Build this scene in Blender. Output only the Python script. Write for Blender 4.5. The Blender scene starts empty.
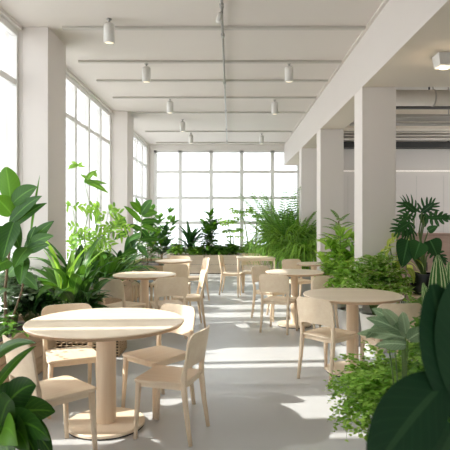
import bpy, math, random
from mathutils import Vector, Matrix, Euler
from mathutils import noise as mnoise

# ------------------------------------------------------------------ camera, world, sun, exposure
C = bpy.context.scene.collection
cam_d = bpy.data.cameras.new('camera'); cam = bpy.data.objects.new('camera', cam_d); C.objects.link(cam)
bpy.context.scene.camera = cam
cam.location = (0, 0, 1.47); cam.rotation_euler = (math.radians(90), 0, 0)
cam_d.sensor_width = 36; cam_d.lens = 36 * 523 / 450
cam_d.shift_x = -5 / 450; cam_d.shift_y = -5 / 450
cam_d.clip_start = 0.05; cam_d.clip_end = 300
cam_d.dof.use_dof = True; cam_d.dof.focus_distance = 5.6; cam_d.dof.aperture_fstop = 6.0

W = bpy.data.worlds.new('sky'); bpy.context.scene.world = W; W.use_nodes = True
wn = W.node_tree.nodes; wl = W.node_tree.links
bg = wn['Background']
tc = wn.new('ShaderNodeTexCoord'); sp = wn.new('ShaderNodeSeparateXYZ'); mr = wn.new('ShaderNodeMapRange')
mx = wn.new('ShaderNodeMix'); mx.data_type = 'RGBA'
wl.new(tc.outputs['Generated'], sp.inputs[0]); wl.new(sp.outputs['Z'], mr.inputs[0])
mr.inputs[1].default_value = -0.3; mr.inputs[2].default_value = 0.9
wl.new(mr.outputs[0], mx.inputs[0])
mx.inputs[6].default_value = (0.98, 0.985, 0.99, 1); mx.inputs[7].default_value = (0.90, 0.95, 1.0, 1)
wl.new(mx.outputs[2], bg.inputs[0])
bg.inputs[1].default_value = 3.7

sun_d = bpy.data.lights.new('sun', 'SUN'); sun = bpy.data.objects.new('sun', sun_d); C.objects.link(sun)
sun_d.energy = 6.0; sun_d.angle = math.radians(0.9); sun_d.color = (1.0, 0.95, 0.88)
SUN_DIR = Vector((1.0, 0.06, -0.85)).normalized()
sun.rotation_euler = SUN_DIR.to_track_quat('-Z', 'Y').to_euler()

sc = bpy.context.scene
sc.view_settings.view_transform = 'Standard'; sc.view_settings.look = 'None'
sc.view_settings.gamma = 1; sc.view_settings.use_curve_mapping = False
sc.view_settings.exposure = 0.48
sc.cycles.max_bounces = 14; sc.cycles.diffuse_bounces = 8; sc.cycles.transparent_max_bounces = 24
sc.cycles.transmission_bounces = 8; sc.cycles.use_denoising = True
sc.cycles.sample_clamp_indirect = 6
sc.cycles.caustics_reflective = False; sc.cycles.caustics_refractive = False

R = random.Random(11)
PI = math.pi

# ------------------------------------------------------------------ materials
def newmat(name):
    m = bpy.data.materials.new(name); m.use_nodes = True
    nt = m.node_tree; b = nt.nodes['Principled BSDF']
    return m, nt, b

def mixrgb(nt, fac, a, b):
    n = nt.nodes.new('ShaderNodeMix'); n.data_type = 'RGBA'
    for k, v in ((0, fac), (6, a), (7, b)):
        if isinstance(v, (int, float)): n.inputs[k].default_value = v
        elif isinstance(v, tuple): n.inputs[k].default_value = (*v[:3], 1)
        else: nt.links.new(v, n.inputs[k])
    return n.outputs[2]

def mathn(nt, op, a, b=0.0, clamp=False):
    n = nt.nodes.new('ShaderNodeMath'); n.operation = op; n.use_clamp = clamp
    for k, v in ((0, a), (1, b)):
        if isinstance(v, (int, float)): n.inputs[k].default_value = v
        else: nt.links.new(v, n.inputs[k])
    return n.outputs[0]

def texco(nt, scale=(1, 1, 1)):
    t = nt.nodes.new('ShaderNodeTexCoord'); mp = nt.nodes.new('ShaderNodeMapping')
    mp.inputs['Scale'].default_value = scale
    nt.links.new(t.outputs['Object'], mp.inputs[0]); return mp.outputs[0]

def noise(nt, vec, scale, detail=3, rough=0.5):
    n = nt.nodes.new('ShaderNodeTexNoise'); n.inputs['Scale'].default_value = scale
    n.inputs['Detail'].default_value = detail; n.inputs['Roughness'].default_value = rough
    nt.links.new(vec, n.inputs['Vector']); return n.outputs[0]

def bump(nt, b, h, strength=0.2, dist=0.01):
    n = nt.nodes.new('ShaderNodeBump'); n.inputs['Strength'].default_value = strength; n.inputs['Distance'].default_value = dist
    nt.links.new(h, n.inputs['Height']); nt.links.new(n.outputs[0], b.inputs['Normal'])

def plaster(name, col, var=0.04, rough=0.75):
    m, nt, b = newmat(name)
    v = texco(nt); n = noise(nt, v, 1.7, 4)
    c2 = tuple(x * (1 - var) for x in col)
    nt.links.new(mixrgb(nt, n, col, c2), b.inputs['Base Color'])
    b.inputs['Roughness'].default_value = rough
    bump(nt, b, noise(nt, v, 90, 2), 0.05, 0.002)
    return m

def plain(name, col, rough=0.5, metal=0.0, emit=None, es=0.0):
    m, nt, b = newmat(name)
    n = noise(nt, texco(nt), 12, 2)
    nt.links.new(mixrgb(nt, n, col, tuple(x * 0.93 for x in col)), b.inputs['Base Color'])
    b.inputs['Roughness'].default_value = rough; b.inputs['Metallic'].default_value = metal
    if emit: b.inputs['Emission Color'].default_value = (*emit, 1); b.inputs['Emission Strength'].default_value = es
    return m

def wood(name, a, b_, axis=0, rough=0.45, scale=1.0):
    m, nt, b = newmat(name)
    s = [26, 26, 26]; s[axis] = 1.6
    v = texco(nt, tuple(x * scale for x in s))
    n1 = noise(nt, v, 1.0, 5, 0.6)
    n2 = noise(nt, v, 5.0, 2, 0.5)
    f = mathn(nt, 'ADD', mathn(nt, 'MULTIPLY', n1, 0.75), mathn(nt, 'MULTIPLY', n2, 0.25))
    r = nt.nodes.new('ShaderNodeMapRange'); nt.links.new(f, r.inputs[0]); r.inputs[1].default_value = 0.35; r.inputs[2].default_value = 0.65
    nt.links.new(mixrgb(nt, r.outputs[0], a, b_), b.inputs['Base Color'])
    b.inputs['Roughness'].default_value = rough
    bump(nt, b, f, 0.08, 0.002)
    return m

def leafmat(name, dark, light, rib=None, ribw=0.04, ribs=0.5, veins=0.25, trans=0.3, rough=0.4, stripe=None, blotch=None, nveins=9.0):
    m, nt, b = newmat(name)
    at = nt.nodes.new('ShaderNodeAttribute'); at.attribute_name = 'rnd'; at.attribute_type = 'GEOMETRY'
    uvn = nt.nodes.new('ShaderNodeUVMap'); uvn.uv_map = 'UVMap'
    s = nt.nodes.new('ShaderNodeSeparateXYZ'); nt.links.new(uvn.outputs[0], s.inputs[0])
    col = mixrgb(nt, at.outputs['Fac'], dark, light)
    d = mathn(nt, 'ABSOLUTE', mathn(nt, 'SUBTRACT', s.outputs['X'], 0.5))
    rib = rib or tuple(min(1, x * 1.7 + 0.03) for x in light)
    # side veins: stripes in v, sweeping towards the tip away from the midrib
    w = mathn(nt, 'SUBTRACT', mathn(nt, 'MULTIPLY', s.outputs['Y'], nveins), mathn(nt, 'MULTIPLY', d, nveins * 0.55))
    fr = mathn(nt, 'ABSOLUTE', mathn(nt, 'SUBTRACT', mathn(nt, 'FRACT', w), 0.5))
    vm = mathn(nt, 'MULTIPLY', mathn(nt, 'LESS_THAN', fr, 0.09), veins)
    col = mixrgb(nt, vm, col, rib)
    rm = mathn(nt, 'MULTIPLY', mathn(nt, 'LESS_THAN', d, ribw), ribs)
    col = mixrgb(nt, rm, col, rib)
    if stripe:      # pale lengthwise bands (stripe colour, count)
        fr2 = mathn(nt, 'GREATER_THAN', mathn(nt, 'FRACT', mathn(nt, 'MULTIPLY', d, stripe[1])), 0.62)
        col = mixrgb(nt, fr2, col, stripe[0])
    if blotch:
        n = noise(nt, texco(nt), blotch[1], 3)
        col = mixrgb(nt, mathn(nt, 'GREATER_THAN', n, blotch[2]), col, blotch[0])
    nt.links.new(col, b.inputs['Base Color']); b.inputs['Roughness'].default_value = rough; b.inputs['Specular IOR Level'].default_value = 0.22
    tr = nt.nodes.new('ShaderNodeBsdfTranslucent')
    hs = nt.nodes.new('ShaderNodeHueSaturation'); hs.inputs['Hue'].default_value = 0.485; hs.inputs['Saturation'].default_value = 1.08
    hs.inputs['Value'].default_value = 1.5
    nt.links.new(col, hs.inputs['Color']); nt.links.new(hs.outputs[0], tr.inputs[0])
    ms = nt.nodes.new('ShaderNodeMixShader'); ms.inputs[0].default_value = trans
    out = nt.nodes['Material Output']
    nt.links.new(b.outputs[0], ms.inputs[1]); nt.links.new(tr.outputs[0], ms.inputs[2]); nt.links.new(ms.outputs[0], out.inputs['Surface'])
    return m

def glassmat(tint=(0.96, 0.97, 0.97, 1)):
    m = bpy.data.materials.new('window_glass'); m.use_nodes = True; nt = m.node_tree; nt.nodes.clear()
    o = nt.nodes.new('ShaderNodeOutputMaterial'); t = nt.nodes.new('ShaderNodeBsdfTransparent'); g = nt.nodes.new('ShaderNodeBsdfGlossy')
    g.inputs['Roughness'].default_value = 0.02; t.inputs[0].default_value = tint
    f = nt.nodes.new('ShaderNodeFresnel'); f.inputs[0].default_value = 1.35
    mm = nt.nodes.new('ShaderNodeMixShader')
    fm = mathn(nt, 'MULTIPLY', f.outputs[0], 0.5)
    nt.links.new(fm, mm.inputs[0]); nt.links.new(t.outputs[0], mm.inputs[1]); nt.links.new(g.outputs[0], mm.inputs[2])
    nt.links.new(mm.outputs[0], o.inputs[0]); return m

def sheermat():
    m = bpy.data.materials.new('sheer_fabric'); m.use_nodes = True; nt = m.node_tree; nt.nodes.clear()
    o = nt.nodes.new('ShaderNodeOutputMaterial'); t = nt.nodes.new('ShaderNodeBsdfTranslucent'); d = nt.nodes.new('ShaderNodeBsdfDiffuse'); tr = nt.nodes.new('ShaderNodeBsdfTransparent')
    t.inputs[0].default_value = (0.72, 0.72, 0.73, 1); d.inputs[0].default_value = (0.8, 0.8, 0.8, 1)
    tr.inputs[0].default_value = (1, 1, 1, 1)
    a = nt.nodes.new('ShaderNodeMixShader'); a.inputs[0].default_value = 0.25
    b = nt.nodes.new('ShaderNodeMixShader'); b.inputs[0].default_value = 0.12
    nt.links.new(t.outputs[0], a.inputs[1]); nt.links.new(d.outputs[0], a.inputs[2])
    nt.links.new(a.outputs[0], b.inputs[1]); nt.links.new(tr.outputs[0], b.inputs[2]); nt.links.new(b.outputs[0], o.inputs[0]); return m

M = {}
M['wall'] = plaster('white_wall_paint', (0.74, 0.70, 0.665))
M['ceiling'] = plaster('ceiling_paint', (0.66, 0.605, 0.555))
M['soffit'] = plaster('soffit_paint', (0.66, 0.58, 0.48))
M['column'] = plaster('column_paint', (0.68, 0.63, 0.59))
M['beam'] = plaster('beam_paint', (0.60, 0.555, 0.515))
M['rwall'] = plaster('warm_grey_wall_paint', (0.60, 0.545, 0.50))
M['frame'] = plain('window_frame_paint', (0.80, 0.79, 0.77), 0.4)
M['batten'] = plain('ceiling_batten_paint', (0.50, 0.47, 0.42), 0.5)
M['glass'] = glassmat(); M['glass_b'] = glassmat((0.66, 0.675, 0.685, 1)); M['sheer'] = sheermat()  # back pane tint added to hold down the sky's brightness
M['lamp'] = plain('lamp_enamel', (0.64, 0.62, 0.58), 0.4)
M['lens'] = plain('lamp_lens', (0.9, 0.85, 0.7), 0.3, 0, (1.0, 0.82, 0.55), 0.6)
M['led'] = plain('led_strip', (0.9, 0.85, 0.8), 0.3, 0, (1.0, 0.9, 0.8), 0.2)
M['rail'] = plain('grey_conduit', (0.34, 0.33, 0.30), 0.4, 0.3)
M['duct'] = plain('cream_duct', (0.70, 0.64, 0.57), 0.5)
M['pipe'] = plain('grey_pipe', (0.42, 0.39, 0.35), 0.5, 0.2)
M['dark'] = plain('dark_metal', (0.035, 0.033, 0.03), 0.5)
M['birch'] = wood('birch_veneer', (0.87, 0.73, 0.55), (0.80, 0.64, 0.46), 1)
M['birch_top'] = wood('birch_tabletop', (0.85, 0.72, 0.56), (0.78, 0.64, 0.48), 0, 0.4, 0.6)
M['birch_v'] = wood('birch_upright', (0.85, 0.70, 0.52), (0.77, 0.60, 0.43), 2)
M['ply'] = wood('edge_plywood', (0.60, 0.42, 0.27), (0.48, 0.32, 0.20), 0)
M['planter_w'] = wood('planter_oak', (0.60, 0.43, 0.28), (0.49, 0.34, 0.21), 1, 0.6)
M['planter_p'] = wood('planter_pale_wood', (0.70, 0.58, 0.46), (0.62, 0.50, 0.39), 0, 0.6)
M['wicker'] = wood('woven_cane', (0.62, 0.47, 0.31), (0.42, 0.29, 0.17), 0, 0.7, 2)
M['walnut'] = wood('pinkish_cabinet_wood', (0.42, 0.29, 0.22), (0.33, 0.22, 0.17), 0, 0.5)
M['soil'] = plain('potting_soil', (0.045, 0.03, 0.02), 0.95)
M['pot_white'] = plain('white_ceramic', (0.74, 0.71, 0.66), 0.35)
M['pot_black'] = plain('black_ceramic', (0.015, 0.016, 0.016), 0.35)
M['pot_clay'] = plain('terracotta', (0.45, 0.25, 0.16), 0.7)
M['pot_grey'] = plain('stone_grey_pot', (0.42, 0.40, 0.37), 0.6)
M['rubber'] = plain('black_rubber', (0.03, 0.03, 0.03), 0.8)
M['blue'] = plain('pale_blue_enamel', (0.42, 0.52, 0.66), 0.4)
M['stem'] = plain('green_stem', (0.12, 0.20, 0.05), 0.6)
M['stem_pale'] = plain('pale_green_stem', (0.30, 0.38, 0.18), 0.6)
M['bark'] = plain('brown_stem', (0.20, 0.14, 0.08), 0.8)
# leaves
M['L_ficus'] = leafmat('broad_leaf_green', (0.018, 0.072, 0.014), (0.11, 0.27, 0.03), trans=0.24, veins=0.08, ribs=0.35)
M['L_dark'] = leafmat('dark_glossy_leaf', (0.012, 0.045, 0.014), (0.045, 0.13, 0.03), trans=0.14, rough=0.3)
M['L_fore'] = leafmat('deep_green_rubber_leaf', (0.012, 0.042, 0.018), (0.02, 0.06, 0.024), rib=(0.06, 0.13, 0.055), ribw=0.05, ribs=0.4, trans=0.06, rough=0.38, veins=0.08)
M['L_lily'] = leafmat('peace_lily_leaf', (0.016, 0.062, 0.014), (0.10, 0.25, 0.035), trans=0.22, rough=0.33)
M['L_spring'] = leafmat('spring_green_leaf', (0.09, 0.22, 0.035), (0.27, 0.47, 0.08), trans=0.38, veins=0.12)
M['L_lime'] = leafmat('lime_green_leaf', (0.15, 0.32, 0.05), (0.36, 0.56, 0.11), trans=0.42, veins=0.1)
M['L_yellow'] = leafmat('yellow_green_leaf', (0.30, 0.42, 0.06), (0.62, 0.68, 0.20), trans=0.45, veins=0.1)
M['L_mid'] = leafmat('mid_green_leaf', (0.05, 0.15, 0.025), (0.17, 0.34, 0.06), trans=0.35)
M['L_fern'] = leafmat('fern_leaf', (0.08, 0.20, 0.035), (0.24, 0.44, 0.09), trans=0.4, veins=0, ribs=0.2)
M['L_maiden'] = leafmat('maidenhair_leaf', (0.16, 0.34, 0.05), (0.42, 0.62, 0.15), trans=0.45, veins=0, ribs=0)
M['L_palm'] = leafmat('palm_leaf', (0.09, 0.23, 0.06), (0.25, 0.46, 0.13), trans=0.4, veins=0)
M['L_pale'] = leafmat('pale_silvery_leaf', (0.16, 0.25, 0.14), (0.32, 0.42, 0.26), trans=0.35)
M['L_vari'] = leafmat('cream_blotched_leaf', (0.12, 0.27, 0.04), (0.32, 0.52, 0.11), trans=0.42, blotch=((0.66, 0.68, 0.40), 26, 0.58))
M['L_stripe'] = leafmat('striped_sword_leaf', (0.06, 0.17, 0.05), (0.12, 0.26, 0.08), trans=0.2, veins=0, ribs=0, stripe=((0.55, 0.62, 0.36), 5.5))
M['L_mon'] = leafmat('monstera_leaf', (0.012, 0.05, 0.015), (0.04, 0.13, 0.03), trans=0.15, rough=0.35, veins=0.1)
M['flower'] = plain('white_petal', (0.85, 0.84, 0.80), 0.6)

def floormat():
    m, nt, b = newmat('polished_grey_floor')
    v = texco(nt); n = noise(nt, v, 0.8, 5, 0.6); n2 = noise(nt, v, 6, 4, 0.6)
    f = mathn(nt, 'ADD', mathn(nt, 'MULTIPLY', n, 0.6), mathn(nt, 'MULTIPLY', n2, 0.4))
    nt.links.new(mixrgb(nt, f, (0.47, 0.475, 0.475), (0.545, 0.55, 0.55)), b.inputs['Base Color'])
    r = nt.nodes.new('ShaderNodeMapRange'); nt.links.new(n2, r.inputs[0]); r.inputs[3].default_value = 0.26; r.inputs[4].default_value = 0.42
    nt.links.new(r.outputs[0], b.inputs['Roughness']); b.inputs['Specular IOR Level'].default_value = 0.45
    return m
M['floor'] = floormat()

# ------------------------------------------------------------------ mesh helpers
class MB:
    def __init__(s): s.v = []; s.f = []; s.uv = []; s.r = []; s.mi = []
    def add(s, verts, faces, uvs=None, rnd=0.5, mi=0):
        n = len(s.v); s.v += [tuple(p) for p in verts]; s.r += [rnd] * len(verts)
        s.uv += (uvs if uvs else [(0.5, 0.5)] * len(verts))
        s.f += [tuple(n + i for i in f) for f in faces]; s.mi += [mi] * len(faces)
    def box(s, x0, x1, y0, y1, z0, z1, mi=0, M4=None):
        vs = [Vector((x, y, z)) for x in (x0, x1) for y in (y0, y1) for z in (z0, z1)]
        if M4: vs = [M4 @ p for p in vs]
        s.add(vs, [(0, 1, 3, 2), (4, 6, 7, 5), (0, 4, 5, 1), (2, 3, 7, 6), (0, 2, 6, 4), (1, 5, 7, 3)], mi=mi)
    def loft(s, rings, cap=True, mi=0, rnd=0.5):
        n = len(rings[0]); vs = [p for r in rings for p in r]; fs = []
        for i in range(len(rings) - 1):
            for j in range(n):
                k = (j + 1) % n; fs.append((i * n + j, i * n + k, (i + 1) * n + k, (i + 1) * n + j))
        if cap: fs.append(tuple(reversed(range(n)))); fs.append(tuple((len(rings) - 1) * n + j for j in range(n)))
        s.add(vs, fs, mi=mi, rnd=rnd)
    def lathe(s, prof, n=32, cx=0, cy=0, mi=0, cap=True):
        s.loft([[Vector((cx + r * math.cos(2 * PI * j / n), cy + r * math.sin(2 * PI * j / n), z)) for j in range(n)] for r, z in prof], cap, mi)
    def tube(s, pts, rad, n=8, mi=0, sq=False, rnd=0.5):
        pts = [Vector(p) for p in pts]; rings = []
        for i, p in enumerate(pts):
            a = pts[max(i - 1, 0)]; b = pts[min(i + 1, len(pts) - 1)]; d = (b - a).normalized()
            up = Vector((0, 1, 0)) if abs(d.y) < 0.9 else Vector((1, 0, 0))
            x = d.cross(up).normalized(); y = d.cross(x).normalized()
            rr = rad[i] if isinstance(rad, (list, tuple)) else rad
            ra, rb = rr if isinstance(rr, (list, tuple)) else (rr, rr)
            ring = []
            for j in range(n):
                t = 2 * PI * (j + 0.5) / n; c, q = math.cos(t), math.sin(t)
                if sq:
                    c = math.copysign(abs(c) ** 0.55, c); q = math.copysign(abs(q) ** 0.55, q)
                ring.append(p + x * (c * ra) - y * (q * rb))
            rings.append(ring)
        s.loft(rings, True, mi, rnd)
    def build(s, name, mat, parent=None, smooth=False, bevel=0, loc=None):
        me = bpy.data.meshes.new(name); me.from_pydata(s.v, [], s.f); me.update()
        for m in (mat if isinstance(mat, list) else [mat]): me.materials.append(m)
        if len(set(s.mi)) > 1: me.polygons.foreach_set('material_index', s.mi)
        if smooth: me.polygons.foreach_set('use_smooth', [True] * len(me.polygons))
        uvl = me.uv_layers.new(name='UVMap'); li = [0] * len(me.loops); me.loops.foreach_get('vertex_index', li)
        flat = []
        for i in li: flat += s.uv[i]
        uvl.data.foreach_set('uv', flat)
        a = me.attributes.new('rnd', 'FLOAT', 'POINT'); a.data.foreach_set('value', s.r)
        o = bpy.data.objects.new(name, me); C.objects.link(o)
        if parent: o.parent = parent
        if loc: o.location = loc
        if bevel:
            b = o.modifiers.new('bevel', 'BEVEL'); b.width = bevel; b.segments = 2; b.limit_method = 'ANGLE'
        return o

def thing(name, label, cat, loc=(0, 0, 0), rz=0, group=None):
    o = bpy.data.objects.new(name, None); C.objects.link(o); o.location = loc; o.rotation_euler = (0, 0, rz)
    o.empty_display_size = 0.1
    o['label'] = label; o['category'] = cat
    if group: o['group'] = group
    return o
def struct(o): o['kind'] = 'structure'; return o
def copy_tree(o, parent=None):
    c = o.copy(); C.objects.link(c)
    if parent: c.parent = parent
    for ch in [x for x in bpy.data.objects if x.parent == o]: copy_tree(ch, c)
    return c

# ------------------------------------------------------------------ room
XL, XR, Y0, YB, H = -2.4, 6.4, -3.5, 15.5, 3.7
CX0, CX1, SZ = 1.6, 2.01, 3.08        # right column line and its beam
YW = 12.2                              # wall that closes the right-hand area
def sbox(name, b, mat, bevel=0):
    m = MB(); m.box(*b); return struct(m.build(name, mat, bevel=bevel))
sbox('floor', (XL - 0.3, XR + 0.1, Y0 - 0.1, YB + 0.2, -0.1, 0), M['floor'])
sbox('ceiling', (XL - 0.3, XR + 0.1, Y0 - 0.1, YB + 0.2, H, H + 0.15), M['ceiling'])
m = MB()
m.box(XL - 0.3, XR + 0.1, Y0 - 0.15, Y0, 0, 0.8); m.box(XL - 0.3, XR + 0.1, Y0 - 0.15, Y0, 3.1, H)
m.box(XL - 0.3, -1.6, Y0 - 0.15, Y0, 0.8, 3.1); m.box(1.6, XR + 0.1, Y0 - 0.15, Y0, 0.8, 3.1)
struct(m.build('wall_front', M['wall']))
m = MB()
m.box(XR, XR + 0.15, Y0, 6.8, 0, H); m.box(XR, XR + 0.15, 11.6, YW, 0, H); m.box(XR, XR + 0.15, 6.8, 11.6, 0, 1.0); m.box(XR, XR + 0.15, 6.8, 11.6, 3.6, H)
struct(m.build('wall_right', M['wall']))
f = MB()  # unseen right-wall window, added so daylight brightens the recess
f.box(XR + 0.04, XR + 0.1, 6.8, 11.6, 1.0, 1.07); f.box(XR + 0.04, XR + 0.1, 6.8, 11.6, 3.53, 3.6)
for k in range(5): y = 6.84 + k * 1.18; f.box(XR + 0.04, XR + 0.1, y - 0.035, y + 0.035, 1.07, 3.53)
fw = struct(f.build('window_6', M['frame'])); g = MB(); g.box(XR + 0.067, XR + 0.073, 6.8, 11.6, 1.0, 3.6); g.build('pane', M['glass'], fw)
# unseen window behind the camera, added for soft front fill light
f = MB()
f.box(-1.6, 1.6, Y0 - 0.1, Y0 - 0.04, 0.8, 0.87); f.box(-1.6, 1.6, Y0 - 0.1, Y0 - 0.04, 3.03, 3.1)
for k in range(4): x = -1.565 + k * 1.043; f.box(x - 0.035, x + 0.035, Y0 - 0.1, Y0 - 0.04, 0.87, 3.03)
fw = struct(f.build('window_5', M['frame'])); g = MB(); g.box(-1.6, 1.6, Y0 - 0.075, Y0 - 0.069, 0.8, 3.1); g.build('pane', M['glass'], fw)
sbox('wall_recess', (2.12, XR, YW, YW + 0.15, 0, H), M['rwall'])
sbox('wall_return', (2.12, 2.27, YW + 0.15, YB, 0, H), M['wall'])
# back wall: sill, head and side strip round the big window
m = MB()
m.box(XL - 0.3, 2.3, YB, YB + 0.2, 0, 0.6); m.box(XL - 0.3, 2.3, YB, YB + 0.2, 3.54, H)
m.box(XL - 0.3, -2.26, YB, YB + 0.2, 0.6, 3.54); m.box(2.09, 2.3, YB, YB + 0.2, 0.6, 3.54)
struct(m.build('wall_back', M['wall']))
# left wall: low sill wall, head strip, solid stretch beside the camera
BAYS = [(2.04, 6.04), (6.7, 10.7), (11.4, 15.4)]
m = MB()
m.box(XL - 0.25, XL, Y0, 1.4, 0, H)
m.box(XL - 0.25, XL, 1.4, YB, 0, 0.42); m.box(XL - 0.25, XL, 1.4, YB, 3.66, H)
for a, b in ((1.4, 2.04), (6.04, 6.7), (10.7, 11.4), (15.4, YB)): m.box(XL - 0.25, XL, a, b, 0.42, 3.66)
struct(m.build('wall_left', M['wall']))
for i, (a, b) in enumerate(((1.4, 2.04), (6.04, 6.7), (10.7, 11.4))):
    sbox('column_%d' % (i + 1), (XL, -2.1, a, b, 0, H), M['column'], 0.004)
for i, y in enumerate((0.6, 3.45, 6.33, 9.25, 11.72)):
    if y in (0.6, 3.45): continue
    sbox('column_%d' % (i + 4), (CX0, CX1, y, y + 0.4, 0, SZ), M['column'], 0.004)
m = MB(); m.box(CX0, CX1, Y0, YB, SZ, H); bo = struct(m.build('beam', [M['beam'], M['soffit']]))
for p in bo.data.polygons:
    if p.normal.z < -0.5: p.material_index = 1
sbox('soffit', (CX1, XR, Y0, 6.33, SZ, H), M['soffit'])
# left windows
def window_left(n, a, b, lower):
    f = MB(); x0, x1 = XL - 0.12, XL - 0.04
    f.box(x0, x1, a, b, 0.42, 0.50); f.box(x0, x1, a, b, 3.58, 3.66)
    k = max(1, round((b - a) / 0.8)); st = (b - a) / k
    for i in range(k + 1):
        y = a + i * st; w = 0.05; f.box(x0, x1, max(a, y - w), min(b, y + w), 0.5, 3.58)
    f.box(x0 + 0.02, x1 - 0.01, a, b, 3.01, 3.08)
    if lower: f.box(x0 + 0.02, x1 - 0.01, a, b, 2.06, 2.12)
    o = struct(f.build('window_%d' % n, M['frame'], bevel=0.004))
    g = MB(); g.box(XL - 0.085, XL - 0.079, a, b, 0.5, 3.58); g.build('pane', M['glass'], o)
    s = MB(); s.box(XL - 0.02, XL + 0.06, a, b, 0.42, 0.45); s.build('sill', M['frame'], o)
for i, (a, b) in enumerate(BAYS): window_left(i + 1, a, b, i == 2)
# back window
f = MB(); y0, y1 = YB + 0.02, YB + 0.1
f.box(-2.26, 2.09, y0, y1, 0.6, 0.68); f.box(-2.26, 2.09, y0, y1, 3.47, 3.54)
for x in (-2.22, -1.48, -0.56, 0.35, 1.26, 2.05): f.box(x - 0.055, x + 0.055, y0, y1, 0.6, 3.54)
for z in (1.39, 2.13, 2.90): f.box(-2.26, 2.09, y0 + 0.01, y1 - 0.01, z - 0.045, z + 0.045)
bw = struct(f.build('window_4', M['frame'], bevel=0.004))
g = MB(); g.box(-2.26, 2.09, YB + 0.05, YB + 0.056, 0.6, 3.54); g.build('pane', M['glass_b'], bw)
g = MB(); g.box(-2.3, 2.12, YB - 0.06, YB + 0.02, 0.57, 0.6); g.build('sill', M['frame'], bw)
# sheer vertical blinds outside the left windows
BLINDS = [(2.08, 3.33), (3.41, 3.60), (4.17, 5.04), (5.86, 6.02), (6.72, 6.95), (7.45, 7.75), (8.15, 8.45), (8.9, 9.15), (9.6, 9.85), (10.3, 10.6),
          (11.5, 11.75), (12.2, 12.45), (12.9, 13.15), (13.6, 13.85), (14.3, 14.55), (14.95, 15.2)]
for i, (a, b) in enumerate(BLINDS):
    m = MB(); nn = 8
    # gently pleated strip
    vs = []; fs = []
    for k in range(nn + 1):
        y = a + (b - a) * k / nn; x = XL - 0.2 + (0.012 if k % 2 else -0.012)
        vs += [(x, y, 0.44), (x, y, 3.64)]
    for k in range(nn): fs.append((2 * k, 2 * k + 2, 2 * k + 3, 2 * k + 1))
    m.add(vs, fs)
    o = m.build('window_blind', M['sheer'])
    o['label'] = 'white sheer vertical blind strip outside the tall left windows'; o['category'] = 'blind'; o['group'] = 'sheer blind strips of the left windows'
# ceiling battens
for i, y in enumerate((3.4, 4.7, 6.04, 7.33, 8.33, 9.48, 10.8, 13.1, 15.0)):
    sbox('trim_%d' % (i + 1), (-2.12 if y != 6.04 else -1.93, 1.56, y - 0.03, y + 0.03, H - 0.03, H), M['batten'], 0.003)
sbox('trim_10', (CX0 - 0.04, CX0, Y0, YB, H - 0.02, H), M['ceiling'])
# panel joints on the recess wall and its light strip
m = MB()
for x in (2.75, 3.55, 4.35, 4.98, 5.8): m.box(x - 0.006, x + 0.006, YW - 0.004, YW, 0.1, 2.5)
struct(m.build('trim_11', M['batten']))
led = MB(); led.box(2.2, XR - 0.1, YW - 0.05, YW, 2.60, 2.625)
o = led.build('wall_light_strip', M['led']); o['label'] = 'thin glowing light strip along the far right wall'; o['category'] = 'light'
m = MB(); m.box(2.13, XR, YW - 0.10, YW - 0.055, 2.56, 2.66); 
# ---- overhead services in the open recess
def svc(name, label, cat, fn, mat, extra=None):
    m = MB(); fn(m); o = m.build(name, mat, smooth=False); o['label'] = label; o['category'] = cat
    return o
def hduct(m, y, z, r, x0=2.05, x1=6.35, n=20): m.tube([(x0, y, z), (x1, y, z)], r, n)
d1 = thing('ventilation_duct', 'large cream round duct with strap bands under the right ceiling', 'duct', (2.05, 7.5, 3.22))
mm = MB(); hduct(mm, 0, 0, 0.115, 0, 4.3, 28); mm.build('duct_body', M['duct'], d1, smooth=True)
for x in (0.86, 1.46, 2.3, 3.2):
    b_ = MB(); b_.tube([(x - 0.01, 0, 0), (x + 0.01, 0, 0)], 0.122, 28); b_.box(x - 0.008, x + 0.008, -0.006, 0.006, 0.11, H - 3.22); b_.build('hanger_strap', M['pipe'], d1)
svc('cable_tray', 'thin black cable tray just behind the cream duct', 'cable tray', lambda m: (m.box(2.03, 6.35, 7.85, 7.99, 3.16, 3.2), m.box(3.0, 3.02, 7.9, 7.92, 3.2, H), m.box(4.6, 4.62, 7.9, 7.92, 3.2, H)), M['dark'])
for k, (y, z, r, lab) in enumerate(((8.9, 3.22, 0.05, 'thickest grey pipe of the bundle crossing right of the columns'), (9.0, 3.12, 0.03, 'thin grey pipe below the thickest pipe of the bundle'), (9.25, 3.24, 0.03, 'thin grey pipe behind the thickest pipe of the bundle'))):
    m = MB(); m.tube([(2.06, y, z), (6.35, y, z)], r, 14)
    for x in (2.6, 4.2, 5.8): m.box(x - 0.01, x + 0.01, y - 0.01, y + 0.01, z, H)
    o = m.build('overhead_pipe', M['pipe'], smooth=True); o['label'] = lab; o['category'] = 'pipe'
m = MB(); m.tube([(2.1, 8.6, 3.12), (3.0, 8.62, 3.17), (4.1, 8.62, 3.19), (6.3, 8.6, 3.19)], 0.014, 8)
for x in (3.6, 5.0): m.box(x - 0.006, x + 0.006, 8.61, 8.63, 3.19, H)
o = m.build('sagging_cable', M['pipe'], smooth=True); o['label'] = 'thin grey cable sagging in front of the pipe bundle'; o['category'] = 'cable'
sbox('beam_recess', (2.01, XR, 10.0, 10.3, 3.22, H), M['soffit'])
v = thing('air_grille', 'long brown-grey louvred air grille under the far right ceiling', 'vent', (2.1, 11.3, 3.2))
g = MB(); g.box(0, 4.2, 0.1, 0.16, 0, 0.5); g.build('grille_back', M['pipe'], v)
g = MB()
for k in range(7): g.box(0, 4.2, 0.0, 0.1, 0.02 + k * 0.068, 0.04 + k * 0.068)
g.build('louvre_slats', M['duct'], v)
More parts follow.
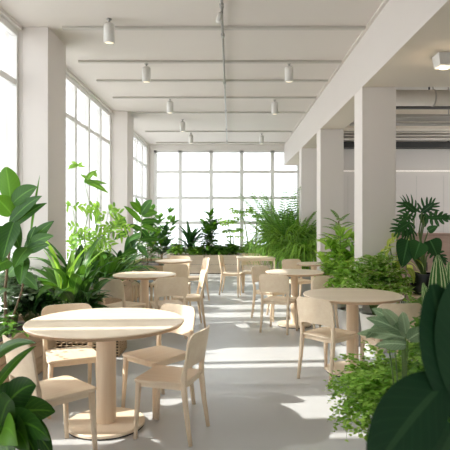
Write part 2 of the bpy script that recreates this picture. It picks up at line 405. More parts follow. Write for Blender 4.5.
svc('black_duct', 'black square duct running across the top of the far right wall', 'duct', lambda m: (m.box(2.13, 6.38, YW - 0.3, YW - 0.02, 3.12, 3.25), m.box(3, 3.03, YW - 0.2, YW - 0.17, 3.25, H), m.box(5, 5.03, YW - 0.2, YW - 0.17, 3.25, H)), M['dark'])

# ------------------------------------------------------------------ ceiling rail and lamps
o = thing('ceiling_rail', 'thin grey conduit running down the middle of the ceiling', 'rail', (-0.085, 4.2, H - 0.06))
m = MB(); m.tube([(0, 0, 0), (0, 10.6, 0)], 0.013, 10); m.build('conduit', M['rail'], o, smooth=True)
for y in (1.1, 1.95, 4.1, 6.2, 8.3, 10.2):
    m = MB(); m.tube([(0, y - 0.04, 0), (0, y + 0.04, 0)], 0.022, 10); m.box(-0.006, 0.006, y - 0.01, y + 0.01, 0, 0.06); m.build('junction', M['rail'], o)
s = thing('rail_spotlight', 'small white spotlight clipped on the ceiling conduit', 'light', (-0.1, 5.42, H - 0.08))
m = MB(); m.tube([(0, 0, -0.01), (-0.02, -0.03, -0.11)], [0.024, 0.03], 14); m.build('lamp_body', M['lamp'], s, smooth=True)
m = MB(); m.tube([(0, 0, -0.01), (0.01, 0, 0.02)], 0.008, 8); m.build('lamp_bracket', M['rail'], s)

def downlight():
    t = thing('ceiling_downlight', '', 'light', (0, 0, H), 0, 'cylinder downlights on the ceiling')
    m = MB(); m.lathe([(0.001, 0), (0.028, 0), (0.028, -0.012), (0.012, -0.02), (0.012, -0.05)], 20); m.build('ceiling_mount', M['rail'], t, smooth=True)
    m = MB(); m.lathe([(0.012, -0.04), (0.034, -0.048), (0.055, -0.062), (0.06, -0.08), (0.06, -0.27), (0.052, -0.27), (0.05, -0.255)], 28); m.build('lamp_body', M['lamp'], t, smooth=True)
    m = MB(); m.lathe([(0.05, -0.262), (0.03, -0.266), (0.002, -0.267)], 24); m.build('lamp_lens', M['lens'], t, smooth=True)
    return t
dl = downlight()
spots = [(-1.34, 5.8, 'nearest and largest cylinder downlight, hanging at the upper left'),
         (-1.19, 7.45, 'cylinder downlight hanging left of the conduit, second from the camera'),
         (0.84, 7.43, 'cylinder downlight right of the conduit, nearest on that side'),
         (-1.1, 9.6, 'cylinder downlight left of the conduit, third from the camera'),
         (0.83, 9.7, 'cylinder downlight right of the conduit, second from the camera'),
         (-1.05, 11.6, 'small cylinder downlight left of the conduit, fourth from the camera'),
         (-1.0, 13.4, 'farthest cylinder downlight left of the conduit, near the back window'),
         (0.82, 13.5, 'farthest cylinder downlight right of the conduit, near the back window')]
for i, (x, y, lab) in enumerate(spots):
    o = dl if i == 0 else copy_tree(dl)
    o.location = (x, y, H); o['label'] = lab
t = thing('square_downlight', 'white square tapered downlight under the warm right soffit', 'light', (2.09, 5.1, SZ))
m = MB(); m.loft([[Vector((sx * a, sy * a, z)) for sx, sy in ((-1, -1), (1, -1), (1, 1), (-1, 1))] for a, z in ((0.09, 0.0), (0.072, -0.12), (0.055, -0.12), (0.05, -0.10))]); m.build('lamp_body', M['lamp'], t, bevel=0.004)
m = MB(); m.lathe([(0.05, -0.11), (0.045, -0.135), (0.002, -0.137)], 20); m.build('lamp_lens', M['lens'], t, smooth=True)
ld = bpy.data.lights.new('downlight_glow', 'POINT'); ld.energy = 1.5; ld.color = (1, 0.8, 0.55); ld.shadow_soft_size = 0.04
lo = bpy.data.objects.new('downlight_glow', ld); C.objects.link(lo); lo.parent = t; lo.location = (0, 0, -0.2)

# ------------------------------------------------------------------ chairs
def slab(m, outline, z0, z1, dish=0.0, edge=0.006):
    """closed slab from a 2D outline with softly rounded edges"""
    def ring(sc_, z): return [Vector((x * sc_, y * sc_, z)) for x, y in outline]
    m.loft([ring(0.97, z0), ring(1.0, z0 + edge), ring(1.0, z1 - edge), ring(0.975, z1)])
def rrect(w0, w1, d, r, n=5):
    """rounded trapezoid: rear half-width w0, front w1, half-depth d"""
    pts = []
    for cx, cy, a0 in ((w1 - r, d - r, 0), (-(w1 - r), d - r, 90), (-(w0 - r), -(d - r), 180), (w0 - r, -(d - r), 270)):
        for k in range(n + 1):
            a = math.radians(a0 + 90 * k / n); pts.append((cx + r * math.cos(a), cy + r * math.sin(a)))
    return pts
def make_chair():
    t = thing('dining_chair', '', 'chair')
    ZS = 0.425
    m = MB(); slab(m, rrect(0.178, 0.2, 0.195, 0.035), ZS - 0.022, ZS); m.build('seat', M['birch'], t, smooth=False, bevel=0.003)
    m = MB()
    for s in (-1, 1): m.box(s * 0.165 - 0.009, s * 0.165 + 0.009, -0.165, 0.165, ZS - 0.055, ZS - 0.02)
    m.box(-0.165, 0.165, 0.15, 0.168, ZS - 0.055, ZS - 0.02); m.box(-0.16, 0.16, -0.178, -0.16, ZS - 0.055, ZS - 0.02)
    m.build('seat_frame', M['birch'], t)
    for s in (-1, 1):
        m = MB(); m.tube([(s * 0.185, 0.182, 0), (s * 0.178, 0.172, 0.2), (s * 0.17, 0.162, ZS - 0.015)], [0.0125, 0.016, 0.020], 12, sq=True)
        m.build('leg', M['birch_v'], t, smooth=True)
    for s in (-1, 1):
        m = MB(); m.tube([(s * 0.182, -0.235, 0), (s * 0.178, -0.205, 0.2), (s * 0.176, -0.182, ZS - 0.03), (s * 0.178, -0.185, ZS + 0.05), (s * 0.181, -0.205, ZS + 0.15), (s * 0.184, -0.228, ZS + 0.25)],
                         [(0.0125, 0.013), (0.016, 0.017), (0.018, 0.021), (0.017, 0.018), (0.014, 0.012), (0.008, 0.006)], 12, sq=True)
        m.build('leg', M['birch_v'], t, smooth=True)
    # backrest: bent board with rounded top corners and an arched lower edge
    m = MB(); w, r, top, bot, th = 0.203, 0.055, 0.765, 0.515, 0.013
    nu, nv = 24, 8; F = []; B = []
    for i in range(nu + 1):
        u = -math.cos(PI * i / nu); x = u * w; ax = abs(x)
        z1 = top + 0.004 * (1 - u * u); z0 = bot + 0.022 * (1 - (abs(u)) ** 3)
        if ax > w - r: z1 -= r * (1 - math.sqrt(max(0, 1 - ((ax - (w - r)) / r) ** 2)))
        if ax > w - 0.02: z0 += 0.02 * (1 - math.sqrt(max(0, 1 - ((ax - (w - 0.02)) / 0.02) ** 2)))
        for j in range(nv + 1):
            z = z0 + (z1 - z0) * j / nv
            y = -0.212 - 0.16 * (z - bot) + 0.95 * x * x - 0.022
            F.append(Vector((x, y + th / 2, z))); B.append(Vector((x, y - th / 2, z)))
    n = nv + 1; fs = []; off = len(F)
    for i in range(nu):
        for j in range(nv):
            a = i * n + j; fs.append((a, a + n, a + n + 1, a + 1)[::-1]); fs.append((off + a, off + a + n, off + a + n + 1, off + a + 1))
    per = [i * n for i in range(nu + 1)] + [nu * n + j for j in range(1, n)] + [i * n + nv for i in range(nu - 1, -1, -1)] + [j for j in range(nv - 1, 0, -1)]
    for k in range(len(per)):
        a, b = per[k], per[(k + 1) % len(per)]; fs.append((a, b, off + b, off + a)[::-1])
    m.add(F + B, fs); o = m.build('backrest', M['birch'], t, smooth=True)
    md = o.modifiers.new('es', 'EDGE_SPLIT'); md.split_angle = math.radians(50)
    return t
chair0 = make_chair(); first = [True]
G1, G2, G3, G4, G5, G6 = ['chairs round the ' + s for s in ('large front table', 'left middle table', 'left back table', 'right front table', 'right middle table', 'far right tables')]
CH = [
 # x, y, facing (dx, dy), label, group
 (-1.10, 3.27, 0.70, 0.70, 'pale wood chair at the front left, half behind broad dark leaves', G1),
 (-1.25, 4.12, 0.42, -0.90, 'pale wood chair behind the large front table, before the wicker planter', G1),
 (-0.58, 4.12, -0.65, -0.76, 'pale wood chair right behind the large front table, backrest facing camera', G1),
 (-0.42, 3.63, -0.955, 0.29, 'pale wood chair on the open floor right of the large front table', G1),
 (-1.31, 6.50, 0.55, 0.83, 'pale wood chair left of the left middle table, against the dark plants', G2),
 (-0.80, 6.64, -0.35, 0.94, 'pale wood chair in front of the left middle table, shaded back to camera', G2),
 (-0.60, 7.22, -0.97, -0.2, 'pale wood chair seen edge-on at the aisle side of the left middle table', G2),
 (-0.86, 8.60, 0.05, 1.0, 'pale wood chair with its back to the camera at the left back table', G3),
 (-0.98, 9.95, -0.02, -1.0, 'pale wood chair behind the left back table, facing the camera', G3),
 (-0.66, 9.62, -0.95, -0.32, 'pale wood chair at the aisle side of the left back table', G3),
 (0.93, 4.88, 0.74, 0.67, 'pale wood chair with sunlit back at the aisle side of the right front table', G4),
 (1.41, 4.66, -0.12, 0.99, 'pale wood chair tucked in before the right front table near the ferns', G4),
 (0.66, 6.98, 0.40, 0.91, 'pale wood chair with cream back before the right middle table, aisle side', G5),
 (1.13, 6.86, -0.42, 0.9, 'pale wood chair before the right middle table, nearer the column plants', G5),
 (0.62, 7.80, 0.72, -0.69, 'pale wood chair behind the right middle table on its aisle side', G5),
 (0.05, 10.4, 0.97, -0.15, 'pale wood chair at the left end of the square four-legged table', G6),
 (0.45, 10.75, 0.05, -1.0, 'pale wood chair behind the square four-legged table before the long planter', G6),
 (1.20, 9.14, 0.45, -0.9, 'pale wood chair behind the small round table by the second column', G6),
]
for x, y, dx, dy, lab, grp in CH:
    o = chair0 if first[0] else copy_tree(chair0); first[0] = False
    o.location = (x, y, 0); o.rotation_euler = (0, 0, math.atan2(-dx, dy)); o['label'] = lab; o['group'] = grp
    if 'open floor' in lab: o.scale = (0.95, 0.95, 0.95)

# ------------------------------------------------------------------ tables
def round_table(x, y, R_, rp, rb, lab):
    t = thing('round_table', lab, 'table', (x, y, 0), 0, 'round pedestal tables')
    m = MB(); m.lathe([(R_ - 0.03, 0.716), (R_ - 0.012, 0.722), (R_ - 0.001, 0.738), (R_, 0.744), (R_ - 0.003, 0.75), (R_ - 0.01, 0.751)], 96, mi=0)
    o = m.build('tabletop', [M['birch_top'], M['ply']], t)
    mi = []
    for p in o.data.polygons: mi.append(1 if (abs(p.normal.z) < 0.6 and p.normal.z < 0.2) or p.normal.z < -0.2 else 0)
    o.data.polygons.foreach_set('material_index', mi)
    m = MB(); m.lathe([(rp, 0.03), (rp, 0.715)], 32); o = m.build('pedestal', M['birch_v'], t, smooth=True)
    md = o.modifiers.new('es', 'EDGE_SPLIT'); md.split_angle = 0.8
    m = MB(); m.lathe([(rb - 0.004, 0.010), (rb, 0.014), (rb, 0.028), (rb - 0.004, 0.032)], 64); b = m.build('base', M['birch_top'], t)
    m = MB(); m.lathe([(rb - 0.006, 0.0), (rb - 0.006, 0.010)], 64); m.build('base_pad', M['rubber'], b)
    return t
round_table(-0.888, 3.75, 0.556, 0.070, 0.275, 'large round pale wood table at the front left with a disc base')
round_table(-1.135, 6.95, 0.415, 0.056, 0.24, 'round pale wood table left of the aisle, before the dark plants')
round_table(-1.00, 9.30, 0.33, 0.05, 0.22, 'small round pale wood table farthest back on the left')
round_table(1.19, 5.08, 0.475, 0.058, 0.26, 'round pale wood table at the right front beside the ferns')
round_table(0.90, 7.30, 0.405, 0.052, 0.24, 'round pale wood table in the middle right of the aisle')
round_table(1.40, 8.72, 0.29, 0.05, 0.20, 'small round table half hidden by plants before the second column')
t = thing('square_table', 'pale wood square table on four legs before the long back planter', 'table', (0.50, 10.2, 0))
m = MB(); slab(m, rrect(0.37, 0.37, 0.28, 0.03), 0.728, 0.75); m.build('tabletop', M['birch_top'], t)
m = MB()
for s in (-1, 1): m.box(s * 0.34 - 0.01, s * 0.34 + 0.01, -0.25, 0.25, 0.69, 0.728); m.box(-0.33, 0.33, s * 0.25 - 0.01, s * 0.25 + 0.01, 0.69, 0.728)
m.build('table_frame', M['birch'], t)
for sx in (-1, 1):
    for sy in (-1, 1):
        m = MB(); m.tube([(sx * 0.345, sy * 0.26, 0), (sx * 0.34, sy * 0.25, 0.728)], [0.013, 0.019], 12, sq=True); m.build('leg', M['birch_v'], t, smooth=True)

# ------------------------------------------------------------------ planters
def trough(name, label, x0, x1, y0, y1, h, mat, grooves=3, group=None):
    t = thing(name, label, 'planter', ((x0 + x1) / 2, (y0 + y1) / 2, 0), 0, group)
    a, b = (x1 - x0) / 2, (y1 - y0) / 2; th = 0.022
    m = MB(); n = grooves; gh = (h - 0.02) / n
    for k in range(n):
        z0, z1 = 0.02 + k * gh, 0.02 + (k + 1) * gh - 0.006
        m.box(-a, a, -b, -b + th, z0, z1); m.box(-a, a, b - th, b, z0, z1); m.box(-a, -a + th, -b + th, b - th, z0, z1); m.box(a - th, a, -b + th, b - th, z0, z1)
    m.build('planter_boards', mat, t, bevel=0.002)
    m = MB(); m.box(-a + th, a - th, -b + th, b - th, 0, h - 0.05); m.build('soil', M['soil'], t)
    m = MB()
    for s in (-1, 1): m.box(-a - 0.008, a + 0.008, s * (b - 0.012) - 0.02, s * (b - 0.012) + 0.02, h - 0.006, h + 0.014); m.box(s * (a - 0.012) - 0.02, s * (a - 0.012) + 0.02, -b, b, h - 0.006, h + 0.0139)
    m.build('planter_rim', mat, t)
    return t
trough('wooden_planter', 'oak board planter along the window left of the large front table', -2.28, -1.80, 3.5, 5.42, 0.48, M['planter_w'], 3)
trough('wooden_planter', 'long oak planter along the left windows beside the middle table', -2.32, -1.72, 7.0, 10.0, 0.46, M['planter_w'], 3)
trough('wooden_planter', 'oak planter in the far left window corner', -2.32, -1.45, 11.4, 13.6, 0.46, M['planter_w'], 3)
BG = 'pale planters along the back window'
trough('wooden_planter', 'pale wood planter under the back window, left of the row', -1.72, -0.72, 14.25, 14.85, 0.50, M['planter_p'], 2, BG)
trough('wooden_planter', 'pale wood planter under the back window, middle of the row', -0.69, 0.29, 14.25, 14.85, 0.50, M['planter_p'], 2, BG)
trough('wooden_planter', 'pale wood planter under the back window, right of the row', 0.32, 1.45, 14.25, 14.85, 0.50, M['planter_p'], 2, BG)
# wicker planter: woven strands round upright stakes
t = thing('wicker_planter', 'woven cane planter behind the large front table, holding glossy plants', 'planter', (-1.58, 5.80, 0))
a, b, h = 0.39, 0.20, 0.37
m = MB(); m.box(-a + 0.02, a - 0.02, -b + 0.02, b - 0.02, 0, h - 0.04); m.build('soil', M['soil'], t)
m = MB()
rows = 11
for k in range(rows):
    z = 0.03 + k * (h - 0.06) / (rows - 1); pts = []
    per = [(-a, -b), (a, -b), (a, b), (-a, b), (-a, -b)]
    for q in range(4):
        (xa, ya), (xb, yb) = per[q], per[q + 1]; L = math.hypot(xb - xa, yb - ya); ns = max(4, int(L / 0.035))
        for i in range(ns):
            u = i / ns; nx, ny = (yb - ya) / L, -(xb - xa) / L
            o_ = 0.008 * (1 if (i + k) % 2 else -1); pts.append((xa + (xb - xa) * u + nx * o_, ya + (yb - ya) * u + ny * o_, z))
    pts.append(pts[0]); m.tube(pts, 0.009, 5)
m.build('woven_side', M['wicker'], t, smooth=True)
m = MB()
for q in range(15):
    x = -a + 2 * a * q / 14
    m.tube([(x, -b, 0), (x, -b, h)], 0.006, 6); m.tube([(x, b, 0), (x, b, h)], 0.006, 6)
for q in range(1, 7):
    y = -b + 2 * b * q / 7
    m.tube([(-a, y, 0), (-a, y, h)], 0.006, 6); m.tube([(a, y, 0), (a, y, h)], 0.006, 6)
m.build('upright_stakes', M['wicker'], t)
m = MB(); m.tube([(-a, -b, h), (a, -b, h), (a, b, h), (-a, b, h), (-a, -b, h)], 0.02, 8); m.build('planter_rim', M['wicker'], t, smooth=True)
# slatted crate beyond the left middle table
t = thing('slatted_crate', 'pale slatted wooden crate behind the left middle table', 'crate', (-1.33, 8.25, 0))
m = MB(); m.box(-0.2, 0.2, -0.16, 0.16, 0.02, 0.05); m.box(-0.2, 0.2, -0.16, 0.16, 0.46, 0.49); m.build('crate_frame', M['birch'], t, bevel=0.003)
for k in range(7):
    m = MB(); x = -0.18 + k * 0.06
    m.box(x - 0.012, x + 0.012, -0.16, -0.145, 0.0, 0.46); m.build('slat', M['birch_v'], t)
    m = MB(); m.box(x - 0.012, x + 0.012, 0.145, 0.16, 0.0, 0.46); m.build('slat', M['birch_v'], t)
t = thing('enamel_tray', 'pale blue oval tray lying on the slatted crate', 'tray', (-1.33, 8.22, 0.49))
m = MB(); m.lathe([(0.085, 0), (0.11, 0.004), (0.13, 0.028), (0.126, 0.028), (0.105, 0.008), (0.01, 0.006)], 28); m.build('tray_body', M['blue'], t, smooth=True)
# cabinet
t = thing('sideboard', 'pinkish brown wooden sideboard against the right area behind the split-leaf plant', 'cabinet', (3.32, 9.2, 0))
m = MB(); m.box(-0.46, 0.46, -0.24, 0.24, 0.08, 1.22); m.build('cabinet_body', M['walnut'], t, bevel=0.004)
m = MB(); m.box(-0.48, 0.48, -0.26, 0.26, 1.22, 1.245); m.build('cabinet_top', M['walnut'], t, bevel=0.003)
for s in (-1, 1):
    m = MB(); m.box(s * 0.23 - 0.22, s * 0.23 + 0.22, -0.262, -0.24, 0.11, 1.19); d = m.build('door', M['walnut'], t, bevel=0.003)
    m = MB(); m.box(s * 0.04 - 0.006, s * 0.04 + 0.006, -0.285, -0.262, 0.6, 0.75); m.build('handle', M['dark'], d)
for sx in (-1, 1):
    for sy in (-1, 1):
        m = MB(); m.box(sx * 0.42 - 0.02, sx * 0.42 + 0.02, sy * 0.2 - 0.02, sy * 0.2 + 0.02, 0, 0.08); m.build('foot', M['walnut'], t)

# ------------------------------------------------------------------ leaves and plants
def prof(shape, t):
    if shape == 'ovate': return math.sin(PI * min(1, t) ** 0.72) ** 0.75
    if shape == 'ellip': return math.sin(PI * t) ** 0.62
    if shape == 'lance': return math.sin(PI * t ** 0.8) ** 0.95
    if shape == 'strap': return min(1, t * 6 + 0.35) * (1 - t ** 3.2)
    if shape == 'grass': return (1 - t) ** 0.6
    if shape == 'heart': return (math.sin(PI * t ** 0.55) ** 0.7) * (1 - 0.15 * t)
    return math.sin(PI * t)
def leaf_path(m, pts, W_, shape, side, fold=0.2, rnd=0.5, wave=0.0, cols=3):
    """a blade along a midrib curve; side = sideways direction"""
    n = len(pts); vs = []; uv = []; ph = R.random() * 6
    for i, p in enumerate(pts):
        t = i / (n - 1); a = pts[max(0, i - 1)]; b = pts[min(n - 1, i + 1)]; d = (b - a).normalized()
        s = side - d * side.dot(d)
        s = s.normalized() if s.length > 1e-5 else Vector((1, 0, 0))
        nn = s.cross(d); 
        if nn.z < 0: nn = -nn
        w = W_ * 0.5 * max(0.02, prof(shape, 0.04 + 0.95 * t))
        for c in range(cols):
            u = c / (cols - 1); k = 2 * u - 1
            vs.append(p + s * (w * k) + nn * (fold * w * abs(k) + wave * W_ * math.sin(t * 9 + ph + k) * abs(k)))
            uv.append((u, t))
    fs = []
    for i in range(n - 1):
        for c in range(cols - 1):
            a = i * cols + c; fs.append((a, a + 1, a + cols + 1, a + cols))
    m.add(vs, fs, uv, rnd)
def arc(base, az, elev, L, droop, n=6):
    p = Vector(base); pts = [p.copy()]; st = L / n
    for i in range(n):
        e = elev - droop * ((i + 0.5) / n) ** 1.2
        p = p + Vector((math.cos(az) * math.cos(e), math.sin(az) * math.cos(e), math.sin(e))) * st
        pts.append(p.copy())
    return pts
def leaf(m, base, az, elev, L, W_, droop=0.8, shape='ovate', fold=0.2, n=6, wave=0.02, roll=0.0, rnd=None, cols=3):
    pts = arc(base, az, elev, L, droop, n)
    side = Vector((-math.sin(az), math.cos(az), roll))
    leaf_path(m, pts, W_, shape, side, fold, R.random() if rnd is None else rnd, wave, cols)
def leaf_to(m, A, B, W_, shape='ovate', sag=0.1, fold=0.15, side=None, rnd=None, n=10, wave=0.015):
    A, B = Vector(A), Vector(B); d = B - A; L = d.length; pts = []
    for i in range(n + 1):
        t = i / n; p = A + d * t; p.z += sag * L * 4 * t * (1 - t); pts.append(p)
    if side is None:
        side = d.cross(Vector((0, -1, 0.25)))           # blade turned mostly towards the room's front
    leaf_path(m, pts, W_, shape, Vector(side).normalized(), fold, R.random() if rnd is None else rnd, wave, 5)
def frond(m, base, az, elev, L, droop, pl, pw, npair, mst=None, curl=0.3, shape='lance', rnd=None, taper=True, roll=0.0):
    """pinnate frond: midrib with paired leaflets"""
    pts = arc(base, az, elev, L, droop, max(6, npair // 2)); rv = R.random() if rnd is None else rnd
    n = len(pts) - 1
    if mst is not None: mst.tube(pts, [0.004 * (1 - 0.7 * i / n) * (1 + L) for i in range(n + 1)], 4)
    side = Vector((-math.sin(az), math.cos(az), roll)).normalized()
    for k in range(npair):
        t = 0.12 + 0.88 * (k + 0.5) / npair; q = t * n; i = min(n - 1, int(q)); p = pts[i].lerp(pts[i + 1], q - i)
        d = (pts[i + 1] - pts[i]).normalized(); up = side.cross(d)
        if up.z < 0: up = -up
        ll = pl * (math.sin(PI * min(1, 0.15 + 0.85 * t)) ** 0.7 if taper else 1) * R.uniform(0.85, 1.1) + 0.25 * pl * (1 - t)
        for s in (-1, 1):
            dr = (side * s * 0.85 + d * 0.5 - up * curl).normalized()
            e = p + dr * ll; mid = p + dr * ll * 0.5 + up * ll * 0.06
            leaf_path(m, [p, mid, e], pw, shape, d, 0.1, min(1, max(0, rv + R.uniform(-0.2, 0.2))), 0)

def pot(kind, x, y, z, r, h, parent):
    m = MB()
    if kind == 'round': pr = [(r * 0.55, 0), (r * 0.75, 0.01), (r * 0.97, h * 0.45), (r, h * 0.7), (r * 0.92, h - 0.01), (r * 0.9, h), (r * 0.84, h), (r * 0.84, h - 0.03)]
    else: pr = [(r * 0.72, 0), (r * 0.75, 0.006), (r * 0.98, h - 0.03), (r, h - 0.025), (r, h), (r * 0.9, h), (r * 0.9, h - 0.03)]
    m.lathe(pr, 36); return m, h - 0.03
def plant(name, label, loc, pk=None, r=0.15, h=0.28, pm='pot_white', cat='plant', group=None):
    t = thing(name, label, cat, loc, 0, group); z = 0.0
    if pk:
        m, z = pot(pk, 0, 0, 0, r, h, t); p = m.build('pot', M[pm], t, smooth=True)
        md = p.modifiers.new('es', 'EDGE_SPLIT'); md.split_angle = 0.7
        s = MB(); s.lathe([(r * 0.86, z - 0.02), (r * 0.86, z - 0.002), (r * 0.5, z + 0.004), (0.002, z + 0.006)], 20, cap=False); s.build('soil', M['soil'], p, smooth=True)
    return t, z
KEEP_OUT = [(XL, -2.1, a, b) for a, b in ((1.4, 2.04), (6.04, 6.7), (10.7, 11.4))] + [(CX0, CX1, y, y + 0.4) for y in (6.33, 9.25, 11.72)] + [(2.12, XR, YW, YB + 1)]
def clear(m, t):
    ox, oy = t.location.x, t.location.y; g = 0.012
    for i, (x, y, z) in enumerate(m.v):
        X, Y = x + ox, y + oy
        if z + t.location.z < 0.01: z = 0.01 - t.location.z
        X = max(X, XL + 0.075); Y = min(Y, YB - 0.075)
        for x0, x1, y0, y1 in KEEP_OUT:
            if x0 - g < X < x1 + g and y0 - g < Y < y1 + g:
                d = sorted([(X - x0 + g if x0 > XL else 9, 0), (x1 + g - X, 1), (Y - y0 + g, 2), (y1 + g - Y, 3)])[0][1]
                if d == 0: X = x0 - g
                elif d == 1: X = x1 + g
                elif d == 2: Y = y0 - g
                else: Y = y1 + g
        m.v[i] = (X - ox, Y - oy, z)
def fin(t, lf, lm, st=None, sm='stem'):
    clear(lf, t)
    if st is not None: clear(st, t)
    o = lf.build('foliage', lm if not isinstance(lm, str) else M[lm], t, smooth=True)
    if st is not None and st.v: st.build('stem', M[sm], t, smooth=True)
    return o

def rosette(t, z, n, L, W_, mat, e0=0.5, e1=1.45, droop=1.1, shape='lance', petiole=0.3, spread=0.04, fold=0.25, stem_r=0.004, a0=0, a1=2 * PI, wave=0.02, xmax=9.0):
    lf, st = MB(), MB()
    for k in range(n):
        az = a0 + (a1 - a0) * ((k * 0.618) % 1) + R.uniform(-0.2, 0.2); e = R.uniform(e0, e1); l = L * R.uniform(0.7, 1.1)
        if math.cos(az) > 0.05: l = min(l, max(0.3 * L, xmax / (0.8 * math.cos(az))))
        b = Vector((R.uniform(-spread, spread), R.uniform(-spread, spread), z))
        if petiole > 0:
            pp = arc(b, az, min(1.5, e + 0.15), l * petiole * 1.2, 0.15, 3); st.tube(pp, stem_r, 5); b = pp[-1]; l2 = l * (1 - petiole * 0.6)
        else: l2 = l
        leaf(lf, b, az, e, l2, W_ * R.uniform(0.8, 1.15), droop * R.uniform(0.7, 1.3), shape, fold, 8, wave, R.uniform(-0.3, 0.3))
    return fin(t, lf, mat, st)
def stemmy(t, z, stems, L, W_, mat, per=9, shape='ovate', droop=0.7, sm='bark', top=4, e=(0.1, 0.9), r0=0.01, start=0.3, pet=0.05):
    """stems: list of (dx, dy, height) ; leaves spiral up each stem"""
    lf, st = MB(), MB()
    for (dx, dy, hh) in stems:
        n = 8; pts = []; ox, oy = R.uniform(-0.04, 0.04), R.uniform(-0.04, 0.04)
        for i in range(n + 1):
            u = i / n; pts.append(Vector((ox + dx * u ** 1.3 + 0.012 * math.sin(u * 7 + dx * 9), oy + dy * u ** 1.3, z - 0.01 + hh * u)))
        st.tube(pts, [r0 * (1 - 0.6 * i / n) for i in range(n + 1)], 6)
        for k in range(per):
            u = start + (1 - start) * (k + 0.5) / per; q = u * n; i = min(n - 1, int(q)); p = pts[i].lerp(pts[i + 1], q - i)
            az = k * 2.4 + dx * 20 + R.uniform(-0.3, 0.3); ee = e[0] + (e[1] - e[0]) * u + R.uniform(-0.15, 0.15)
            pp = arc(p, az, ee + 0.2, pet, 0.1, 2); st.tube(pp, 0.0025, 4)
            leaf(lf, pp[-1], az, ee, L * R.uniform(0.75, 1.1), W_ * R.uniform(0.85, 1.1), droop * R.uniform(0.6, 1.3), shape, 0.18, 7, 0.015, R.uniform(-0.3, 0.3))
        for k in range(top):
            az = k * 2.4 + R.random(); leaf(lf, pts[-1], az, R.uniform(0.7, 1.3), L * R.uniform(0.6, 0.95), W_ * 0.8, 0.5, shape, 0.25, 7, 0.01)
    return fin(t, lf, mat, st, sm)
def bush(t, z, n, rad, hh, L, W_, mat, shape='ovate', flat=1.0, hang=0.0, sm='stem'):
    """branching twigs that carry many small leaves out to a rounded outline"""
    lf, st = MB(), MB()
    for k in range(n):
        az = k * 2.399 + R.uniform(-0.2, 0.2); u = R.random() ** 0.6; rr = rad * u
        topz = z + hh * (1 - 0.55 * u * u) * R.uniform(0.65, 1.05) - hang * u * u * R.random()
        e = Vector((math.cos(az) * rr, math.sin(az) * rr, topz)); b = Vector((math.cos(az) * 0.03, math.sin(az) * 0.03, z - 0.01))
        mid = b.lerp(e, 0.5) + Vector((0, 0, 0.18 * hh)) - Vector((math.cos(az), math.sin(az), 0)) * 0.12 * rr
        pts = [b, b.lerp(mid, 0.55) + Vector((0, 0, 0.02)), mid, mid.lerp(e, 0.6) + Vector((0, 0, 0.02)), e]
        st.tube(pts, [0.004, 0.0035, 0.003, 0.002, 0.001], 4)
        for j in range(9):
            q = 1.2 + 2.8 * (j + 1) / 9; i = min(3, int(q)); p = pts[i].lerp(pts[i + 1], q - i)
            a2 = az + (1 if j % 2 else -1) * R.uniform(0.5, 1.6)
            leaf(lf, p, a2, R.uniform(-0.2, 0.8), L * R.uniform(0.7, 1.2), W_ * R.uniform(0.8, 1.2), R.uniform(0.3, 1.2), shape, 0.2, 4, 0.02, R.uniform(-0.4, 0.4))
    return fin(t, lf, mat, st, sm)
def fern(t, z, n, L, mat, pl=0.07, pw=0.018, pairs=16, e=(0.4, 1.4), droop=1.3, hang=0.0, xs=1.0):
    lf, st = MB(), MB()
    for k in range(n):
        az = k * 2.399 + R.uniform(-0.15, 0.15); frond(lf, (R.uniform(-0.03, 0.03), R.uniform(-0.03, 0.03), z), az, R.uniform(*e), L * R.uniform(0.7, 1.1), droop * R.uniform(0.75, 1.3) + hang, pl, pw, pairs, st, roll=R.uniform(-0.3, 0.3))
    return fin(t, lf, mat, st)

def P(px, py, Y): return ((px - 230) * Y / 523, Y, 1.47 - (py - 220) * Y / 523)   # real point at distance Y seen at a photo position

